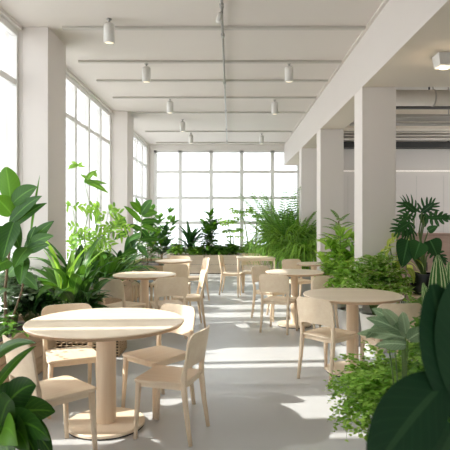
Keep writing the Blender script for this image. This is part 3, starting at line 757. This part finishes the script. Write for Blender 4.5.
# --- left side
TZ = 0.43
t, z = plant('rubber_fig', 'tall fig with large rounded leaves at the left edge, in the oak planter', (-1.98, 4.62, TZ))
lf, st = MB(), MB(); O = Vector((-1.98, 4.62, TZ))
trunk = [O, Vector(P(5, 290, 4.62)), Vector(P(10, 245, 4.6)), Vector(P(13, 215, 4.6)), Vector(P(10, 195, 4.62))]
st.tube([p - O for p in trunk], [0.014, 0.013, 0.011, 0.008, 0.005], 8)
st.tube([Vector(p) - O for p in (O, P(22, 290, 4.6), P(26, 262, 4.55), P(30, 240, 4.5))], [0.01, 0.009, 0.007, 0.004], 6)
H_ = [((11, 205), (6, 167), .16, 'ellip', 4.60, 4.52, .8), ((13, 203), (37, 187), .13, 'ovate', 4.58, 4.5, .25), ((12, 215), (-6, 196), .15, 'ovate', 4.6, 4.5, .9),
      ((10, 222), (42, 196), .10, 'lance', 4.6, 4.45, .1), ((14, 226), (47, 203), .075, 'lance', 4.58, 4.5, .15), ((24, 250), (54, 221), .10, 'lance', 4.55, 4.45, .2),
      ((12, 230), (-8, 245), .16, 'ovate', 4.6, 4.4, .1), ((14, 222), (2, 262), .15, 'ovate', 4.55, 4.35, .15), ((28, 245), (36, 226), .07, 'lance', 4.5, 4.45, .1),
      ((28, 246), (54, 236), .09, 'lance', 4.5, 4.4, .3), ((26, 252), (50, 245), .08, 'lance', 4.5, 4.4, .15), ((24, 258), (20, 285), .11, 'ovate', 4.5, 4.35, .3),
      ((10, 245), (-5, 228), .14, 'ovate', 4.7, 4.8, .7), ((9, 260), (-14, 275), .15, 'ovate', 4.5, 4.3, .5), ((28, 248), (14, 268), .12, 'ovate', 4.5, 4.3, .4),
      ((12, 212), (22, 200), .09, 'ovate', 4.6, 4.8, .9), ((11, 225), (20, 250), .12, 'ovate', 4.6, 4.45, .2), ((30, 240), (40, 175), .02, 'lance', 4.5, 4.6, .9),
      ((8, 275), (24, 262), .10, 'ovate', 4.6, 4.4, .4), ((6, 288), (-10, 300), .14, 'ovate', 4.6, 4.3, .3), ((22, 275), (38, 290), .09, 'ovate', 4.55, 4.4, .3)]
for a, b, w, sh, ya, yb, rn in H_:
    leaf_to(lf, Vector(P(*a, ya)) - O, Vector(P(*b, yb)) - O, w * 1.2, sh, 0.06, 0.2, rnd=rn)
fin(t, lf, 'L_ficus', st, 'bark')

t, z = plant('small_leaf_shrub', 'pale flowering small-leaved shrub at the left edge under the tall fig', (-1.93, 4.15, TZ))
bush(t, z, 44, 0.30, 0.34, 0.06, 0.035, 'L_mid')
for k in range(14):
    m = MB(); p = Vector((R.uniform(-0.15, 0.28), R.uniform(-0.25, 0.1), R.uniform(0.25, 0.5)))
    for j in range(5): leaf(m, p, j * 1.257, 0.5, 0.026, 0.018, 0.5, 'ovate', 0.2, 3)
    m.build('flower', M['flower'], t)
t, z = plant('silver_leaf_shrub', 'pale silvery leaves behind the tall fig by the window', (-2.12, 5.1, TZ))
bush(t, z, 40, 0.26, 0.75, 0.11, 0.06, 'L_pale')
t, z = plant('leafy_shrub', 'low dark shrub at the end of the oak planter beside the column', (-1.98, 5.2, TZ))
bush(t, z, 40, 0.28, 0.36, 0.10, 0.06, 'L_dark')
t, z = plant('peace_lily', 'large arching peace lily with broad glossy leaves in the wicker planter', (-1.72, 5.78, 0.33))
rosette(t, z, 60, 0.90, 0.125, M['L_lily'], 0.75, 1.5, 1.2, 'lance', 0.35, 0.08, xmax=0.30)
t, z = plant('peace_lily', 'darker peace lily at the right end of the wicker planter', (-1.62, 5.84, 0.33))
rosette(t, z, 30, 0.42, 0.085, M['L_dark'], 0.6, 1.4, 1.4, 'lance', 0.3, 0.06, xmax=0.2)
t, z = plant('bright_lily', 'bright lime upright leaves in the middle of the glossy peace lilies', (-1.78, 5.66, 0.33))
rosette(t, z, 6, 0.80, 0.10, M['L_spring'], 1.15, 1.5, 0.7, 'ellip', 0.4, 0.04)

# window-side planter beside the left middle table
BZ = 0.41
t, z = plant('slender_window_tree', 'tall airy young tree with bright green leaflets before the left windows', (-2.02, 7.45, BZ))
lf, st = MB(), MB(); O = Vector((-2.02, 7.45, BZ)); Yt = 7.45
def pv(px, py, Y=7.45): return Vector(P(px, py, Y)) - O
st.tube([Vector((0, 0, 0)), pv(88, 270), pv(84, 235), pv(90, 205), pv(84, 180), pv(76, 166)], [0.009, 0.008, 0.006, 0.004, 0.003, 0.002], 6)
st.tube([pv(88, 262), pv(104, 235), pv(108, 212), pv(101, 205)], [0.006, 0.005, 0.003, 0.002], 6)
st.tube([pv(84, 235), pv(75, 222), pv(72, 205)], [0.004, 0.003, 0.002], 5)
for a, b, w, rn in (((84, 180), (108, 193), .09, .05), ((86, 180), (97, 170), .08, .2), ((92, 183), (80, 174), .05, .3), ((96, 177), (94, 171), .05, .5), ((84, 182), (107, 184), .06, .1)):
    leaf_to(lf, pv(*a), pv(*b), w, 'ovate', 0.05, rnd=rn)
for k in range(9): leaf_to(lf, pv(78, 166), pv(R.uniform(66, 86), R.uniform(160, 172)), 0.045, 'ovate', 0.1, rnd=R.uniform(0.7, 1))
for cx, cy in ((101, 208), (108, 214), (72, 207), (96, 225), (80, 228), (112, 232), (70, 235), (100, 240), (118, 226), (90, 246), (76, 250)):
    for q in range(3):
        a = R.uniform(-0.3, 3.4) if q else R.uniform(3.4, 6); A = pv(cx, cy, 7.4); B = pv(cx + 12 * math.cos(a), cy + 10 * math.sin(a) + 3, 7.4 + R.uniform(-.25, .2)); dv = B - A
        st.tube([A, A + dv * .5 + Vector((0, 0, .03)), B], 0.0025, 4)
        for j in range(6):
            p_ = A + dv * (0.15 + 0.17 * j) + Vector((0, 0, .02)); sd = 1 if j % 2 else -1
            lf_d = (dv.normalized() * 0.6 + Vector((-dv.z, R.uniform(-.1, .1), dv.x)).normalized() * sd * 0.8) * R.uniform(0.08, 0.13); lf_d.z -= 0.02
            leaf_to(lf, p_, p_ + lf_d, 0.038, 'ovate', 0.08, rnd=R.uniform(0.1, 1))
    st.tube([pv(88, 262), pv((88 + cx) / 2, (262 + cy) / 2 - 4), pv(cx, cy, 7.4)], [0.004, 0.003, 0.002], 5)
fin(t, lf, 'L_spring', st)
spec = [
 ('glossy_rosette', 'dark glossy clump between the column and the left middle table', -1.95, 7.25, 26, 0.62, 0.09, 'L_dark', 0.4, 1.3, 1.2),
 ('glossy_rosette', 'dark arching clump directly behind the chair by the left windows', -1.86, 7.75, 34, 0.72, 0.08, 'L_lily', 0.4, 1.35, 1.3),
 ('glossy_rosette', 'dark clump behind the left middle table in the long planter', -1.88, 8.45, 36, 0.72, 0.08, 'L_dark', 0.4, 1.35, 1.2),
 ('glossy_rosette', 'dark clump at the far end of the long oak planter', -1.92, 9.6, 34, 0.85, 0.09, 'L_dark', 0.4, 1.4, 1.1),
]
for nm, lab, x, y, n, L, w, mt, e0, e1, dr in spec:
    t, z = plant(nm, lab, (x, y, BZ)); rosette(t, z, n, L, w, M[mt], e0, e1, dr, 'lance', 0.3, 0.08)
t, z = plant('grass_clump', 'tall thin arching grassy clump left of the broad-leaved window plant', (-1.88, 8.85, BZ))
rosette(t, z, 70, 0.95, 0.035, M['L_mid'], 0.8, 1.5, 1.6, 'grass', 0, 0.08)
t, z = plant('leafy_shrub', 'yellow green shrub by the second left column', (-2.08, 8.1, BZ))
bush(t, z, 90, 0.34, 0.8, 0.11, 0.05, 'L_spring')
t, z = plant('umbrella_plant', 'tall broad-leaved plant before the third left window', (-1.83, 9.25, BZ))
lf, st = MB(), MB(); O = Vector((-1.83, 9.25, BZ))
def pv2(px, py, Y=9.25): return Vector(P(px, py, Y)) - O
st.tube([Vector((0, 0, 0)), pv2(134, 262), pv2(141, 235), pv2(142, 212)], [0.014, 0.012, 0.01, 0.006], 7)
st.tube([pv2(135, 262), pv2(128, 235), pv2(124, 222)], [0.01, 0.007, 0.004], 6)
for a, b, w in (((141, 214), (152, 200), .17), ((141, 212), (130, 202), .13), ((142, 215), (158, 213), .15), ((141, 222), (161, 222), .1), ((141, 222), (124, 206), .1), ((142, 226), (158, 232), .1),
                ((141, 230), (128, 225), .1), ((141, 230), (152, 245), .12), ((141, 235), (126, 243), .12), ((140, 240), (160, 240), .1), ((141, 215), (136, 198), .09), ((128, 228), (112, 224), .09),
                ((126, 224), (118, 214), .08), ((128, 232), (114, 240), .1), ((138, 245), (148, 258), .12), ((136, 250), (120, 258), .12)):
    leaf_to(lf, pv2(*a), pv2(b[0], b[1], 9.25 + R.uniform(-.25, .2)), w, 'ovate', 0.06, rnd=R.uniform(0, 0.7))
fin(t, lf, 'L_ficus', st)
t, z = plant('glossy_shrub', 'dense dark shrub behind the left back table', (-1.9, 11.75, BZ))
stemmy(t, z, [(0.1, 0, 0.9), (-0.15, 0.05, 0.8), (0.25, -0.1, 0.7), (0.05, 0.15, 1.0), (0.35, 0.1, 0.6)], 0.26, 0.12, M['L_ficus'], 10)
t, z = plant('glossy_shrub', 'dark glossy plant at the aisle end of the far left planter', (-1.62, 12.2, BZ))
stemmy(t, z, [(0.1, 0, 0.7), (-0.15, 0.05, 0.6), (0.2, -0.1, 0.5), (0.05, 0.15, 0.8)], 0.28, 0.13, M['L_dark'], 10)
t, z = plant('slender_stem_plant', 'slim stemmed plant with a few leaves before the back window corner', (-1.70, 12.8, BZ))
stemmy(t, z, [(0.2, 0, 1.25), (-0.1, 0.1, 0.95), (0.32, 0.0, 1.0)], 0.26, 0.12, M['L_ficus'], 7, start=0.5)
t, z = plant('broad_leaf_plant', 'broad-leaved plant in the far left corner before the glass', (-2.0, 13.2, BZ))
stemmy(t, z, [(0.0, 0, 1.3), (0.2, 0.1, 1.1), (-0.1, 0, 0.9)], 0.30, 0.14, M['L_mid'], 8, start=0.3)

# --- back planters
QZ = 0.45
t, z = plant('dragon_tree', 'spiky dragon tree in the pale back planter, left of the dark tree', (-1.13, 14.55, QZ))
lf, st = MB(), MB(); st.tube([(0, 0, 0), (0.02, 0, 0.35)], 0.02, 8)
for k in range(34):
    leaf(lf, (0.02, 0, 0.15 + 0.22 * R.random()), k * 2.4, R.uniform(0.3, 1.45), R.uniform(0.65, 0.95), 0.12, R.uniform(0.5, 1.3), 'lance', 0.25, 7)
fin(t, lf, 'L_dark', st, 'bark')
t, z = plant('rubber_tree', 'dark bushy rubber tree standing tall in the pale back planters', (-0.62, 14.5, QZ))
stemmy(t, z, [(0.05, 0, 1.15), (-0.12, 0.05, 0.9), (0.18, 0, 0.85), (0.0, -0.1, 0.7)], 0.30, 0.15, M['L_ficus'], 24, start=0.08, droop=0.9)
t, z = plant('papaya_plant', 'tall thin pale palm-like plant left of centre before the back window', (0.02, 14.6, QZ))
def papaya(t, stems):
    lf, st = MB(), MB()
    for dx, hh in stems:
        pts = [Vector((dx * 0.4 + 0.03 * math.sin(u * 4), 0, hh * u)) + Vector((dx * 0.6 * u * u, 0, 0)) for u in (0, .2, .4, .6, .8, 1)]
        st.tube(pts, [0.022, 0.02, 0.018, 0.017, 0.016, 0.012], 6)
        for k in range(11):
            az = k * 2.4; pp = arc(pts[-1] - Vector((0, 0, 0.05 * (k % 4))), az, R.uniform(0.2, 0.9), R.uniform(0.14, 0.24), 0.5, 3); st.tube(pp, 0.003, 4)
            for j in range(5): leaf(lf, pp[-1], az + (j - 2) * 0.55, 0.0, 0.2 * R.uniform(0.8, 1.2), 0.085, 0.9, 'lance', 0.2, 4)
    fin(t, lf, 'L_lime', st, 'stem_pale')
papaya(t, [(-0.06, 1.0), (0.08, 0.72)])
t, z = plant('papaya_plant', 'tallest thin palm-like plant right of centre before the back window', (0.58, 14.55, QZ))
papaya(t, [(-0.26, 1.3), (0.22, 1.22)])
t, z = plant('strelitzia', 'broad pale leaf leaning beside the thin palm-like plants', (0.12, 14.42, QZ))
lf, st = MB(), MB()
for az, e, L in ((2.9, 0.9, 0.6), (2.6, 1.2, 0.55), (0.2, 1.1, 0.4), (3.4, 1.3, 0.5)):
    pp = arc((0, 0, 0), az, e + 0.2, L * 0.5, 0.2, 4); st.tube(pp, 0.006, 5); leaf(lf, pp[-1], az, e, L * 0.7, 0.12, 1.2, 'lance')
fin(t, lf, 'L_mid', st)
for x, n, hh, mt, lab in ((-1.5, 26, .26, 'L_mid', 'low green shrub at the left end of the back planters'), (-0.92, 24, .22, 'L_lime', 'low bright shrub between the spiky dragon tree and rubber tree'),
                          (-0.36, 26, .24, 'L_dark', 'low dark shrub just right of the back rubber tree'), (0.02, 26, .28, 'L_dark', 'low dark shrub under the left thin palm-like plant'),
                          (0.55, 26, .32, 'L_dark', 'low dark shrub under the tallest thin palm-like plant'), (0.9, 26, .26, 'L_dark', 'low dark shrub right of the tallest thin palm-like plant'), (1.28, 26, .2, 'L_mid', 'low shrub at the right end of the back planters')):
    t, z = plant('low_shrub', lab, (x, 14.5, QZ), group='low shrubs along the back window'); bush(t, z, n + 24, 0.27, hh * 1.25, 0.16, 0.085, 'L_mid' if mt == 'L_dark' else 'L_spring')

# --- right side
t, z = plant('areca_palm', 'huge feathery palm with arching fronds before the third column', (1.30, 12.75, 0), 'round', 0.26, 0.42, 'pot_grey')
lf, st = MB(), MB()
for k in range(48):
    az = k * 2.399; e = R.uniform(1.2, 1.54)
    frond(lf, (R.uniform(-.08, .08), R.uniform(-.08, .08), z), az, e, R.uniform(1.4, 2.3), R.uniform(0.4, 1.0), 0.22, 0.03, 26, st, 0.35)
fin(t, lf, 'L_palm', st)
t, z = plant('dark_fern_tree', 'dense dark green shrub behind the grassy mounds by the third column', (1.36, 11.75, 0), 'taper', 0.2, 0.4, 'pot_grey')
fern(t, z, 60, 1.6, M['L_mid'], 0.14, 0.04, 26, (1.05, 1.53), 0.7)
t, z = plant('grass_mound', 'tall drooping grassy mound beyond the right middle table', (1.22, 11.2, 0), 'taper', 0.24, 0.62, 'pot_grey')
rosette(t, z, 460, 1.6, 0.045, M['L_spring'], 1.46, 1.57, 3.2, 'grass', 0, 0.14)
t, z = plant('grass_mound', 'drooping grassy mound nearer the second column', (1.45, 10.45, 0), 'taper', 0.22, 0.5, 'pot_grey')
rosette(t, z, 360, 1.3, 0.045, M['L_spring'], 1.44, 1.57, 3.0, 'grass', 0, 0.12)
t, z = plant('tree_fern', 'upright dark fern standing before the second column', (1.82, 8.78, 0), 'taper', 0.15, 0.4, 'pot_grey')
lf, st = MB(), MB(); st.tube([(0, 0, z - 0.01), (0.02, 0, 0.9), (0, 0, 1.45)], [0.02, 0.016, 0.008], 8)
for k in range(34):
    zz = 0.6 + 0.9 * k / 34
    frond(lf, (0.01, 0, zz), k * 2.4, R.uniform(0.1, 0.7) + 0.5 * (k / 34), 0.46 * (1.2 - 0.6 * k / 34), 0.9, 0.06, 0.013, 18, st)
fin(t, lf, 'L_mid', st, 'bark')
t, z = plant('lime_shrub', 'broad lime green leaves by the second column beyond the right tables', (1.72, 7.85, 0), 'taper', 0.18, 0.42, 'pot_grey')
stemmy(t, z, [(0.05, 0, 0.8), (-0.18, -0.05, 0.65), (0.2, 0, 0.75), (0.0, -0.15, 0.5), (-0.1, 0.1, 0.85), (0.12, -0.1, 0.55), (-0.25, -0.2, 0.7), (-0.3, 0, 0.45), (-0.1, -0.3, 0.85), (0.1, -0.3, 0.6)], 0.30, 0.13, M['L_lime'], 13, start=0.1, droop=1.0, sm='stem')
t, z = plant('pale_shrub', 'feathery pale shrub in front of the lime green leaves', (1.52, 7.45, 0), 'taper', 0.16, 0.38, 'pot_white')
bush(t, z, 110, 0.30, 0.62, 0.11, 0.04, 'L_lime')
t, z = plant('grass_mound', 'short grassy mound between the right middle table and first column', (1.84, 7.2, 0), 'taper', 0.17, 0.34, 'pot_grey')
rosette(t, z, 200, 0.68, 0.028, M['L_lime'], 0.9, 1.5, 2.0, 'grass', 0, 0.1)
t, z = plant('variegated_shrub', 'dense cream-speckled shrub behind the right front table', (1.66, 5.92, 0), 'taper', 0.19, 0.42, 'pot_white')
bush(t, z, 170, 0.38, 0.72, 0.13, 0.055, 'L_vari')
t, z = plant('leafy_shrub', 'mid green shrub left of the cream-speckled shrub', (1.42, 6.18, 0), 'taper', 0.15, 0.42, 'pot_grey')
bush(t, z, 110, 0.28, 0.58, 0.12, 0.05, 'L_lime')
t, z = plant('yellow_ginger', 'yellow drooping long leaves between first column and split-leaf plant', (2.02, 6.05, 0), 'taper', 0.15, 0.42, 'pot_grey')
lf, st = MB(), MB()
for dx, hh in ((-0.1, 0.95), (-0.18, 0.8), (0.02, 0.75)):
    pp = [Vector((0, 0, z)), Vector((dx * 0.6, 0, z + hh * 0.5)), Vector((dx, -0.02, z + hh))]; st.tube(pp, 0.006, 5)
    for k in range(9): leaf(lf, pp[1].lerp(pp[2], 0.2 + 0.8 * k / 8), k * 2.4, R.uniform(0, 0.6), R.uniform(0.2, 0.3), 0.075, 1.8, 'lance', 0.2, 7)
fin(t, lf, 'L_yellow', st)
# plant stand, monstera
t = thing('plant_stand', 'wooden plant stand carrying the black pot on the right', 'stand', (2.22, 6.0, 0))
m = MB(); m.lathe([(0.16, 0.59), (0.165, 0.6), (0.165, 0.615), (0.16, 0.62)], 32); m.build('stand_top', M['birch'], t)
for k in range(3):
    a = k * 2.094 + 0.5; m = MB(); m.tube([(0.16 * math.cos(a), 0.16 * math.sin(a), 0), (0.11 * math.cos(a), 0.11 * math.sin(a), 0.59)], [0.012, 0.016], 10); m.build('leg', M['birch_v'], t, smooth=True)
t, z = plant('split_leaf_monstera', 'tall dark split-leaf monstera in a black pot at the right', (2.22, 6.0, 0.62), 'round', 0.15, 0.24, 'pot_black')
O = Vector((2.22, 6.0, 0.62)); lf, st = MB(), MB()
def mleaf(A, B, W_, lobes=6, rn=0.4, split=True):
    """leaf blade from lobes on both sides of a midrib A -> B"""
    A, B = Vector(A), Vector(B); d = B - A; L = d.length; dn = d.normalized(); s = dn.cross(Vector((0, -1, 0.3))).normalized(); up = s.cross(dn)
    if not split: leaf_path(lf, [A + d * (i / 9) - Vector((0, 0, 0.10 * L * (i / 9) ** 2)) for i in range(10)], W_, 'heart', s, 0.15, rn, 0.01, 5); return
    leaf_path(lf, [A + d * (i / 6) for i in range(7)], W_ * 0.36, 'ellip', s, 0.1, rn, 0, 5)
    for sd in (-1, 1):
        for k in range(lobes):
            u = 0.02 + 0.80 * k / (lobes - 1); p = A + d * u; ang = 1.95 - 1.45 * k / (lobes - 1)
            dr = (dn * math.cos(ang) + s * sd * math.sin(ang)); ll = W_ * 0.64 * (1.0 - 0.15 * abs(k - 2))
            q = [p + dr * ll * v - up * 0.25 * ll * v * v + dn * 0.2 * ll * v * v for v in (0, .15, .3, .45, .6, .75, .9, 1)]
            leaf_path(lf, q, L * 0.15, 'ellip', dn, 0.05, rn, 0, 3)
def pm(px, py, Y=6.0): return Vector(P(px, py, Y)) - O
for base, a, b, w, sp_, y in (((414, 215), (416, 212), (403, 202), .26, True, 5.95), ((422, 212), (421, 213), (434, 203), .22, True, 6.0), ((409, 232), (410, 222), (395, 232), .22, True, 5.85),
                             ((424, 216), (427, 218), (450, 217), .16, True, 5.95), ((413, 235), (413, 230), (403, 235), .2, True, 5.9), ((427, 235), (428, 231), (438, 225), .09, False, 5.9),
                             ((410, 245), (408, 240), (402, 265), .25, False, 5.8), ((420, 245), (420, 242), (414, 258), .22, False, 5.75), ((430, 245), (430, 240), (438, 256), .23, False, 5.8),
                             ((424, 225), (423, 214), (425, 226), .12, False, 6.05), ((433, 248), (432, 250), (446, 262), .16, True, 5.85), ((404, 228), (409, 214), (401, 224), .17, True, 6.1)):
    ya = 6.0
    st.tube([Vector((R.uniform(-.03, .03), 0, z)), pm((413 + base[0] * 2) / 3, (275 + base[1] * 2) / 3), pm(base[0], base[1]), pm(a[0], a[1], y)], [0.010, 0.009, 0.007, 0.004], 6)
    mleaf(pm(a[0], a[1], y), pm(b[0], b[1], y - 0.05), w, 6, R.random() * 0.6, sp_)
fin(t, lf, 'L_mon', st)
t, z = plant('striped_sword_plant', 'broad upright leaves striped cream and green at the right edge', (1.62, 3.95, 0), 'taper', 0.15, 0.52, 'pot_white')
lf = MB(); O = Vector((1.62, 3.95, 0))
for a, b, w in (((438, 318), (438, 255), .17), ((446, 320), (449, 262), .14), ((430, 318), (423, 283), .10), ((452, 320), (464, 276), .14)):
    A = Vector((1.62 + (a[0] - 441) * 0.003, 3.95 + R.uniform(-.05, .05), z)); B = Vector(P(b[0], b[1], 3.9 + R.uniform(-.1, .1)))
    leaf_to(lf, A - O, B - O, w, 'ellip', 0.0, 0.2, n=14)
fin(t, lf, 'L_stripe')
t, z = plant('leafy_shrub', 'bright green shrub beside the striped plant near the right edge', (2.0, 4.75, 0), 'taper', 0.17, 0.45, 'pot_grey')
bush(t, z, 90, 0.34, 0.5, 0.12, 0.055, 'L_fern')
t, z = plant('trailing_fern', 'small light fern poking out right of the right front table', (1.80, 4.98, 0), 'taper', 0.12, 0.52, 'pot_white')
fern(t, z, 26, 0.34, M['L_lime'], 0.06, 0.02, 12)
t, z = plant('leafy_shrub', 'dense mid green shrub between chair and striped plant at the right', (1.52, 3.62, 0), 'taper', 0.16, 0.36, 'pot_grey')
bush(t, z, 170, 0.34, 0.52, 0.10, 0.045, 'L_fern')
t, z = plant('maidenhair_fern', 'large bright maidenhair fern spilling over a white pot, front right', (0.95, 3.0, 0), 'round', 0.17, 0.46, 'pot_white')
lf, st = MB(), MB()
for k in range(430):
    az = k * 2.399; e = R.uniform(0.3, 1.5); L = R.uniform(0.24, 0.46); pts = arc((R.uniform(-.06, .06), R.uniform(-.06, .06), z), az, e, L, R.uniform(1.2, 2.4), 8)
    st.tube(pts, 0.0009, 3); rv = R.random()
    for j in range(26):
        q = 1.5 + 6.4 * j / 25; i = min(7, int(q)); p = pts[i].lerp(pts[i + 1], q - i) + Vector((R.uniform(-.018, .018), R.uniform(-.018, .018), R.uniform(-.015, .015)))
        leaf(lf, p, R.uniform(0, 2 * PI), R.uniform(-0.3, 0.8), R.uniform(0.022, 0.034), R.uniform(0.022, 0.032), 0.5, 'ellip', 0.1, 3, 0, 0, min(1, max(0, rv + R.uniform(-.3, .3))))
fin(t, lf, 'L_maiden', st)
t, z = plant('maidenhair_fern', 'second smaller maidenhair fern behind the dark blurred leaves', (1.22, 2.75, 0), 'round', 0.16, 0.40, 'pot_clay')
bush(t, z, 230, 0.32, 0.50, 0.055, 0.03, 'L_fern')
t, z = plant('pale_leaf_plant', 'blurred pale silvery lobed leaves before the right front table', (0.68, 2.05, 0), 'taper', 0.13, 0.36, 'pot_clay')
lf, st = MB(), MB(); O = Vector((0.68, 2.05, 0))
for a, b, w in (((405, 338), (357, 334), .05), ((404, 334), (366, 318), .05), ((402, 330), (382, 309), .045), ((385, 326), (366, 338), .045), ((392, 322), (372, 309), .04), ((406, 334), (402, 312), .05), ((406, 345), (375, 346), .05), ((408, 340), (428, 330), .06)):
    A = Vector(P(a[0], a[1], 2.02)); B = Vector(P(b[0], b[1], 1.95)); st.tube([Vector((0, 0, z)), (A - O) * 0.6 + Vector((0, 0, 0.25)), A - O], [0.004, 0.003, 0.002], 5)
    leaf_to(lf, A - O, B - O, w, 'ovate', 0.05, 0.2, wave=0.06)
fin(t, lf, 'L_pale', st)
# foreground dark plant, very near the camera
t, z = plant('rubber_plant', 'very near blurred plant with big dark leaves at the bottom right corner', (0.50, 1.12, 0), 'taper', 0.14, 0.34, 'pot_clay')
lf, st = MB(), MB(); O = Vector((0.50, 1.12, 0))
st.tube([Vector((0, 0, z)), Vector((0.0, 0.0, 0.65)), Vector(P(458, 430, 1.12)) - O, Vector(P(455, 360, 1.12)) - O], [0.011, 0.01, 0.008, 0.006], 8)
for a, b, w, ya, yb, sh, fo, rn in (((448, 380), (372, 474), .138, 1.12, 0.98, 'ellip', -0.15, .2), ((455, 410), (432, 284), .115, 1.12, 1.05, 'ellip', -0.2, .3), ((460, 400), (462, 270), .10, 1.1, 1.0, 'ellip', .2, .8),
                            ((455, 430), (425, 500), .14, 1.12, 1.0, 'ovate', .2, .5), ((458, 420), (480, 340), .14, 1.12, 1.1, 'ovate', .2, .4), ((452, 395), (452, 330), .08, 1.2, 1.25, 'ellip', .2, .9)):
    leaf_to(lf, Vector(P(*a, ya)) - O, Vector(P(*b, yb)) - O, w, sh, 0.04, fo, rnd=rn, n=16, wave=0.0)
fin(t, lf, 'L_fore', st)
# foreground left plant
t, z = plant('broad_leaf_plant', 'dark broad-leaved plant at the bottom left corner before the chair', (-1.14, 2.38, 0), 'taper', 0.18, 0.34, 'pot_grey')
lf, st = MB(), MB(); O = Vector((-1.14, 2.38, 0))
ctr = Vector(P(2, 415, 2.4)) - O
st.tube([Vector((0, 0, z)), ctr * 0.6 + Vector((0, 0, 0.1)), ctr], [0.012, 0.01, 0.007], 7)
LV = [((0, 432), (45, 432), .13, .05), ((0, 420), (55, 412), .15, .15), ((5, 430), (50, 440), .14, .1), ((0, 415), (36, 385), .14, .05), ((-5, 405), (22, 385), .10, .1), ((0, 425), (28, 425), .12, .95), ((10, 430), (30, 455), .13, .2), ((0, 435), (12, 465), .16, .4),
      ((-14, 400), (36, 346), .045, .35), ((-18, 370), (36, 343), .05, .3), ((-22, 352), (10, 328), .05, .3), ((15, 425), (40, 468), .12, .05), ((-5, 440), (-12, 395), .14, .3),  ((20, 420), (52, 455), .12, .08),
      ((0, 425), (12, 400), .12, .1), ((2, 430), (18, 445), .14, .9)]
for a, b, w, rn in LV:
    ya, yb = 2.42 + R.uniform(-.05, .05), 2.3 + R.uniform(-.2, .22)
    st.tube([ctr, (ctr + Vector(P(*a, ya)) - O) / 2, Vector(P(*a, ya)) - O], 0.003, 5)
    leaf_to(lf, Vector(P(*a, ya)) - O, Vector(P(*b, yb)) - O, w, 'ovate', 0.10, 0.18, rnd=rn)
M['L_left'] = leafmat('dark_camellia_leaf', (0.014, 0.055, 0.014), (0.12, 0.30, 0.02), trans=0.16, rough=0.32, veins=0.08, ribs=0.3)
fin(t, lf, 'L_left', st)
